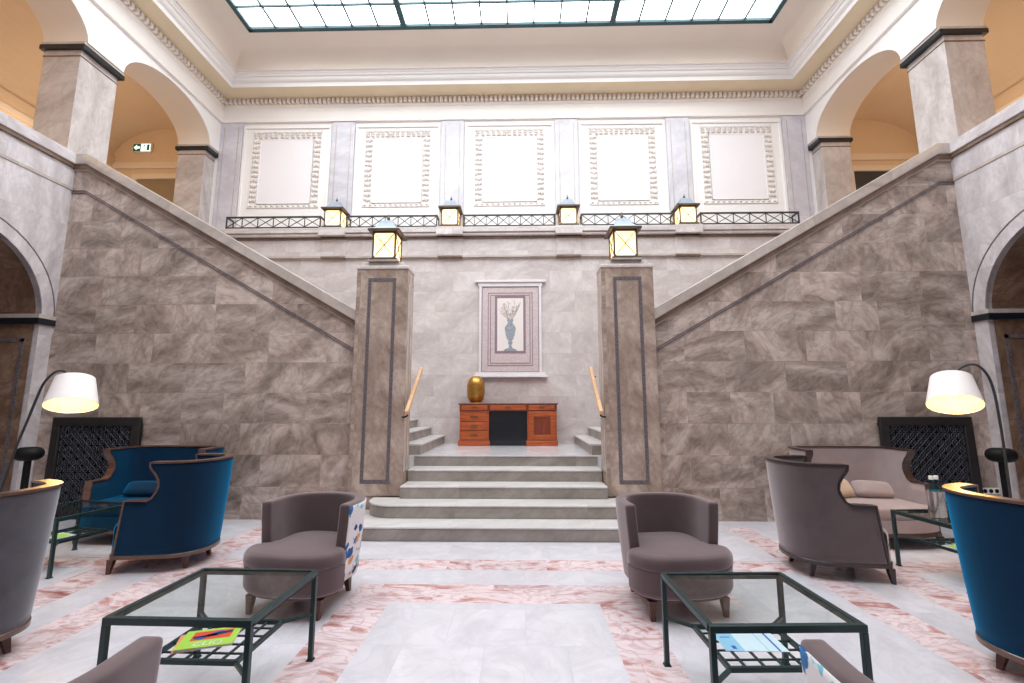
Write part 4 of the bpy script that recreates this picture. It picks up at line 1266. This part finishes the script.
M['mag_green'] = plain('magazine_green', srgb(176, 214, 84), 0.35, var=.03)
M['mag_red'] = plain('magazine_red', srgb(226, 84, 62), 0.35, var=.06)
M['mag_orange'] = plain('magazine_orange', srgb(236, 150, 110), 0.35, var=.05)
M['mag_blue'] = plain('magazine_blue', srgb(52, 96, 186), 0.35, var=.1)
M['mag_navy'] = plain('magazine_navy', srgb(36, 44, 96), 0.35, var=.1)
M['mag_sky'] = plain('magazine_sky', srgb(150, 200, 232), 0.35, var=.05)
M['mag_pale'] = plain('magazine_pale', srgb(214, 230, 242), 0.35, var=.03)
M['mag_dark'] = plain('magazine_dark', srgb(52, 52, 58), 0.4, var=.1)
mg = magazine('lime green magazine with a red and blue cover picture on the left glass table shelf', (-1.365, 2.475, .2685), R(17), .25, .19, 'mag_green',
         [('cover_picture', 'mag_red', -.085, .095, -.018, .072, .001)], ('CLIO', .058, .01, -.082))
for pts, mt in (([(-.07, -.01), (.03, .062), (.06, .05), (-.04, -.014)], 'mag_blue'), ([(-.02, .03), (.09, .055), (.094, .035), (-.01, .005)], 'mag_navy'), ([(-.08, .02), (.02, .03), (.03, .012), (-.075, .002)], 'mag_navy')):
    m = MB(); m.prism(pts, .0125, .0142, 'z'); m.build('picture_stroke', mt, mg)
magazine('orange backed booklet lying under the lime green magazine', (-1.385, 2.485, .2615), R(24), .26, .19, 'mag_orange', [], None, .006)
magazine('pale blue and white brochure on the right glass table shelf', (1.375, 2.53, .2615), R(-1), .30, .21, 'mag_pale',
         [('blue_column', 'mag_sky', -.15, -.06, -.105, .105, .0006), ('navy_stripe', 'mag_blue', .105, .115, -.105, .10, .0006), ('fold_line', 'mag_sky', .055, .06, -.105, .105, .0006),
          ('blue_mark', 'mag_blue', -.13, -.08, .02, .028, .001), ('blue_mark', 'mag_blue', -.11, -.09, -.09, -.06, .001)], None, .004)
magazine('lime green booklet on the shelf of the table by the blue sofa', (-4.02, 4.30, .2615), R(-20), .21, .15, 'mag_pale',
         [('green_block', 'mag_green', -.06, .09, -.06, .06, .0006), ('dark_block', 'mag_dark', -.10, -.07, -.05, .03, .0006)], None, .008)
magazine('pale green booklet on the shelf of the table by the taupe sofa', (3.95, 4.07, .2615), R(10), .28, .20, 'mag_pale', [('green_block', 'mag_green', -.12, .12, -.09, .09, .0006)], None, .008)

M['clear_plastic'] = glass('clear_plastic', (0.90, 0.92, 0.92, 1), 0.05)
M['bottle_water'] = glass('bottle_water', (0.82, 0.88, 0.90, 1), 0.04)
M['teal_cap'] = plain('teal_cap', srgb(40, 150, 168), 0.3, var=.05)
M['bottle_label'] = plain('bottle_label', srgb(212, 200, 194), 0.4, var=.05)
M['bottle_neck'] = glass('bottle_neck', (0.42, 0.80, 0.86, 1), 0.05)
M['cooler_steel'] = plain('cooler_steel', srgb(190, 182, 180), 0.22, metal=0.75, var=.06)
t = thing('bottle_holder', 'tall pale cylinder holding two bottles on the table before the taupe sofa', 'bottle holder', (3.845, 4.20, .4905))
m = MB(); pr = [(.058, .0), (.062, .01), (.062, .21), (.064, .215), (.060, .216), (.057, .21), (.057, .012), (.002, .012)]
m.lathe(pr, 28); m.build('cup', 'cooler_steel', t, smooth=True)
for x, y, lb, lean in ((-.027, -.006, 'left water bottle with a white cap in the pale cylinder holder', -3), (.027, .008, 'right water bottle with a white cap in the pale cylinder holder', 2)):
    b = thing('water_bottle', lb, 'bottle', (3.845 + x, 4.20 + y, .5035), 0, 'water bottles in the holder')
    m = MB(); m.lathe([(.022, .0), (.025, .01), (.025, .19), (.024, .22), (.019, .25), (.0125, .275), (.0125, .305)], 20); m.build('bottle_body', 'bottle_neck', b, smooth=True)
    m = MB(); m.lathe([(.0255, .07), (.0255, .17)], 20, caps=False); m.build('label_band', 'bottle_label', b, smooth=True)
    m = MB(); m.lathe([(.017, .298), (.017, .328), (.0155, .331), (.0005, .331)], 18); m.build('cap', 'white_plastic', b, smooth=True)

# ------------------------------------------------------------------ arc floor lamps and the black stands beside them
def arc_lamp(s, label, base, shade, tilt_x, tilt_y, rod):
    t = thing('arc_floor_lamp', label, 'floor lamp', base, 0, 'arc floor lamps with white shades')
    B = Vector(base)
    m = MB(); m.lathe([(.17, 0), (.17, .018), (.15, .028), (.02, .034), (.02, .06), (.0005, .06)], 32); m.build('base', 'black', t, smooth=True)
    pts = [Vector(p) - B for p in rod]
    # smooth the rod
    def cr(p0, p1, p2, p3, u):
        return .5 * ((2 * p1) + (p2 - p0) * u + (2 * p0 - 5 * p1 + 4 * p2 - p3) * u * u + (3 * p1 - p0 - 3 * p2 + p3) * u ** 3)
    q = []
    for i in range(len(pts) - 1):
        for k in range(8): q.append(cr(pts[max(i - 1, 0)], pts[i], pts[i + 1], pts[min(i + 2, len(pts) - 1)], k / 8))
    q.append(pts[-1])
    m = MB(); m.tube(q, .011, 8); m.build('arched_pole', 'iron', t, smooth=True)
    sh = bpy.data.objects.new('shade_mount', None)
    # the shade: outside and lining, tilted towards the room
    ax = Vector((math.cos(tilt_y), math.sin(tilt_y), 0))
    rot = Matrix.Rotation(tilt_x, 4, ax)
    C = Vector(shade) - B
    def xf(o):
        o.matrix_local = Matrix.Translation(C) @ rot
    r0, r1, h = .208, .156, .29
    m = MB(); m.lathe([(r0, -h / 2), (r1, h / 2)], 48, caps=False)
    o = m.build('lamp_shade', 'shade_white', t, smooth=True, fix=True); xf(o)
    m = MB(); m.lathe([(r0 - .006, -h / 2 + .001), (r1 - .006, h / 2 - .004), (.02, h / 2 - .004)], 48, caps=False)
    o = m.build('shade_lining', 'shade_inside', t, smooth=True, angle=50); xf(o)
    m = MB(); m.tube([((r0 - .003) * math.cos(i * PI / 24), (r0 - .003) * math.sin(i * PI / 24), -h / 2) if False else Vector(((r0 - .003) * math.cos(i * PI / 24), (r0 - .003) * math.sin(i * PI / 24), -h / 2)) for i in range(48)], .004, 6, True)
    o = m.build('shade_hem', 'shade_white', t, smooth=True); xf(o)
    m = MB(); m.lathe([(r1 - .001, h / 2 - .002), (.02, h / 2 + .0)], 48, caps=False); o = m.build('shade_top', 'shade_white', t, smooth=True); xf(o)
    m = MB(); m.lathe([(.018, .16), (.02, .09), (.018, .07), (.0005, .069)], 16); o = m.build('socket', 'white_plastic', t, smooth=True); xf(o)
    m = MB(); m.lathe([(.014, .07), (.03, .045), (.042, .012), (.040, -.012), (.028, -.034), (.0005, -.044)], 20); o = m.build('bulb', 'bulb', t, smooth=True); xf(o)
    ld = bpy.data.lights.new('lamp_light', 'POINT'); ld.energy = 3.2; ld.color = (1.0, .72, .38); ld.shadow_soft_size = .05
    lo = bpy.data.objects.new('lamp_light', ld); COL.objects.link(lo)
    lo.location = B + C + rot.to_3x3() @ Vector((0, 0, -.075))
arc_lamp(-1, 'arched floor lamp with glowing white shade at the left edge by the grey armchair', (-5.04, 4.55, 0), (-4.315, 4.55, 1.589), R(-22), R(42),
         [(-5.04, 4.55, .05), (-4.90, 4.55, .685), (-4.829, 4.55, 1.023), (-4.741, 4.55, 1.329), (-4.691, 4.55, 1.509), (-4.633, 4.55, 1.68), (-4.54, 4.55, 1.785), (-4.456, 4.56, 1.802), (-4.40, 4.59, 1.745)])
arc_lamp(1, 'arched floor lamp with glowing white shade at the right edge by the blue armchair', (4.83, 4.55, 0), (4.435, 4.55, 1.584), R(-27), R(-42),
         [(4.83, 4.55, .05), (4.839, 4.55, .625), (4.844, 4.55, 1.032), (4.843, 4.55, 1.286), (4.829, 4.55, 1.577), (4.784, 4.55, 1.749), (4.69, 4.55, 1.84), (4.572, 4.56, 1.82), (4.50, 4.59, 1.745)])

def stand(label, loc, w):
    t = thing('pedestal_stand', label, 'stand', loc, 0, 'black pedestal stands beside the lamps')
    m = MB(); m.lathe([(.15, 0), (.15, .012), (.03, .03), (.0005, .031)], 28); m.build('foot', 'black', t, smooth=True)
    m = MB(); m.tube([(0, 0, .02), (0, 0, .88)], .03, 16); m.build('pole', 'black', t, smooth=True)
    r = w / 2; e = .07; pr = [(.0005, -e)] + [(r - e + e * math.cos(g), e * math.sin(g)) for g in [-PI / 2 + PI * i / 12 for i in range(13)]] + [(.0005, e)]
    m = MB(); m.lathe([(a, z + .945) for a, z in pr], 36); m.build('rounded_top', 'black', t, smooth=True)
stand('black pedestal stand with thick rounded top beside the left lamp pole', (-5.02, 4.86, 0), .245)
stand('black pedestal stand with thick rounded top beside the right lamp pole', (5.10, 4.84, 0), .24)
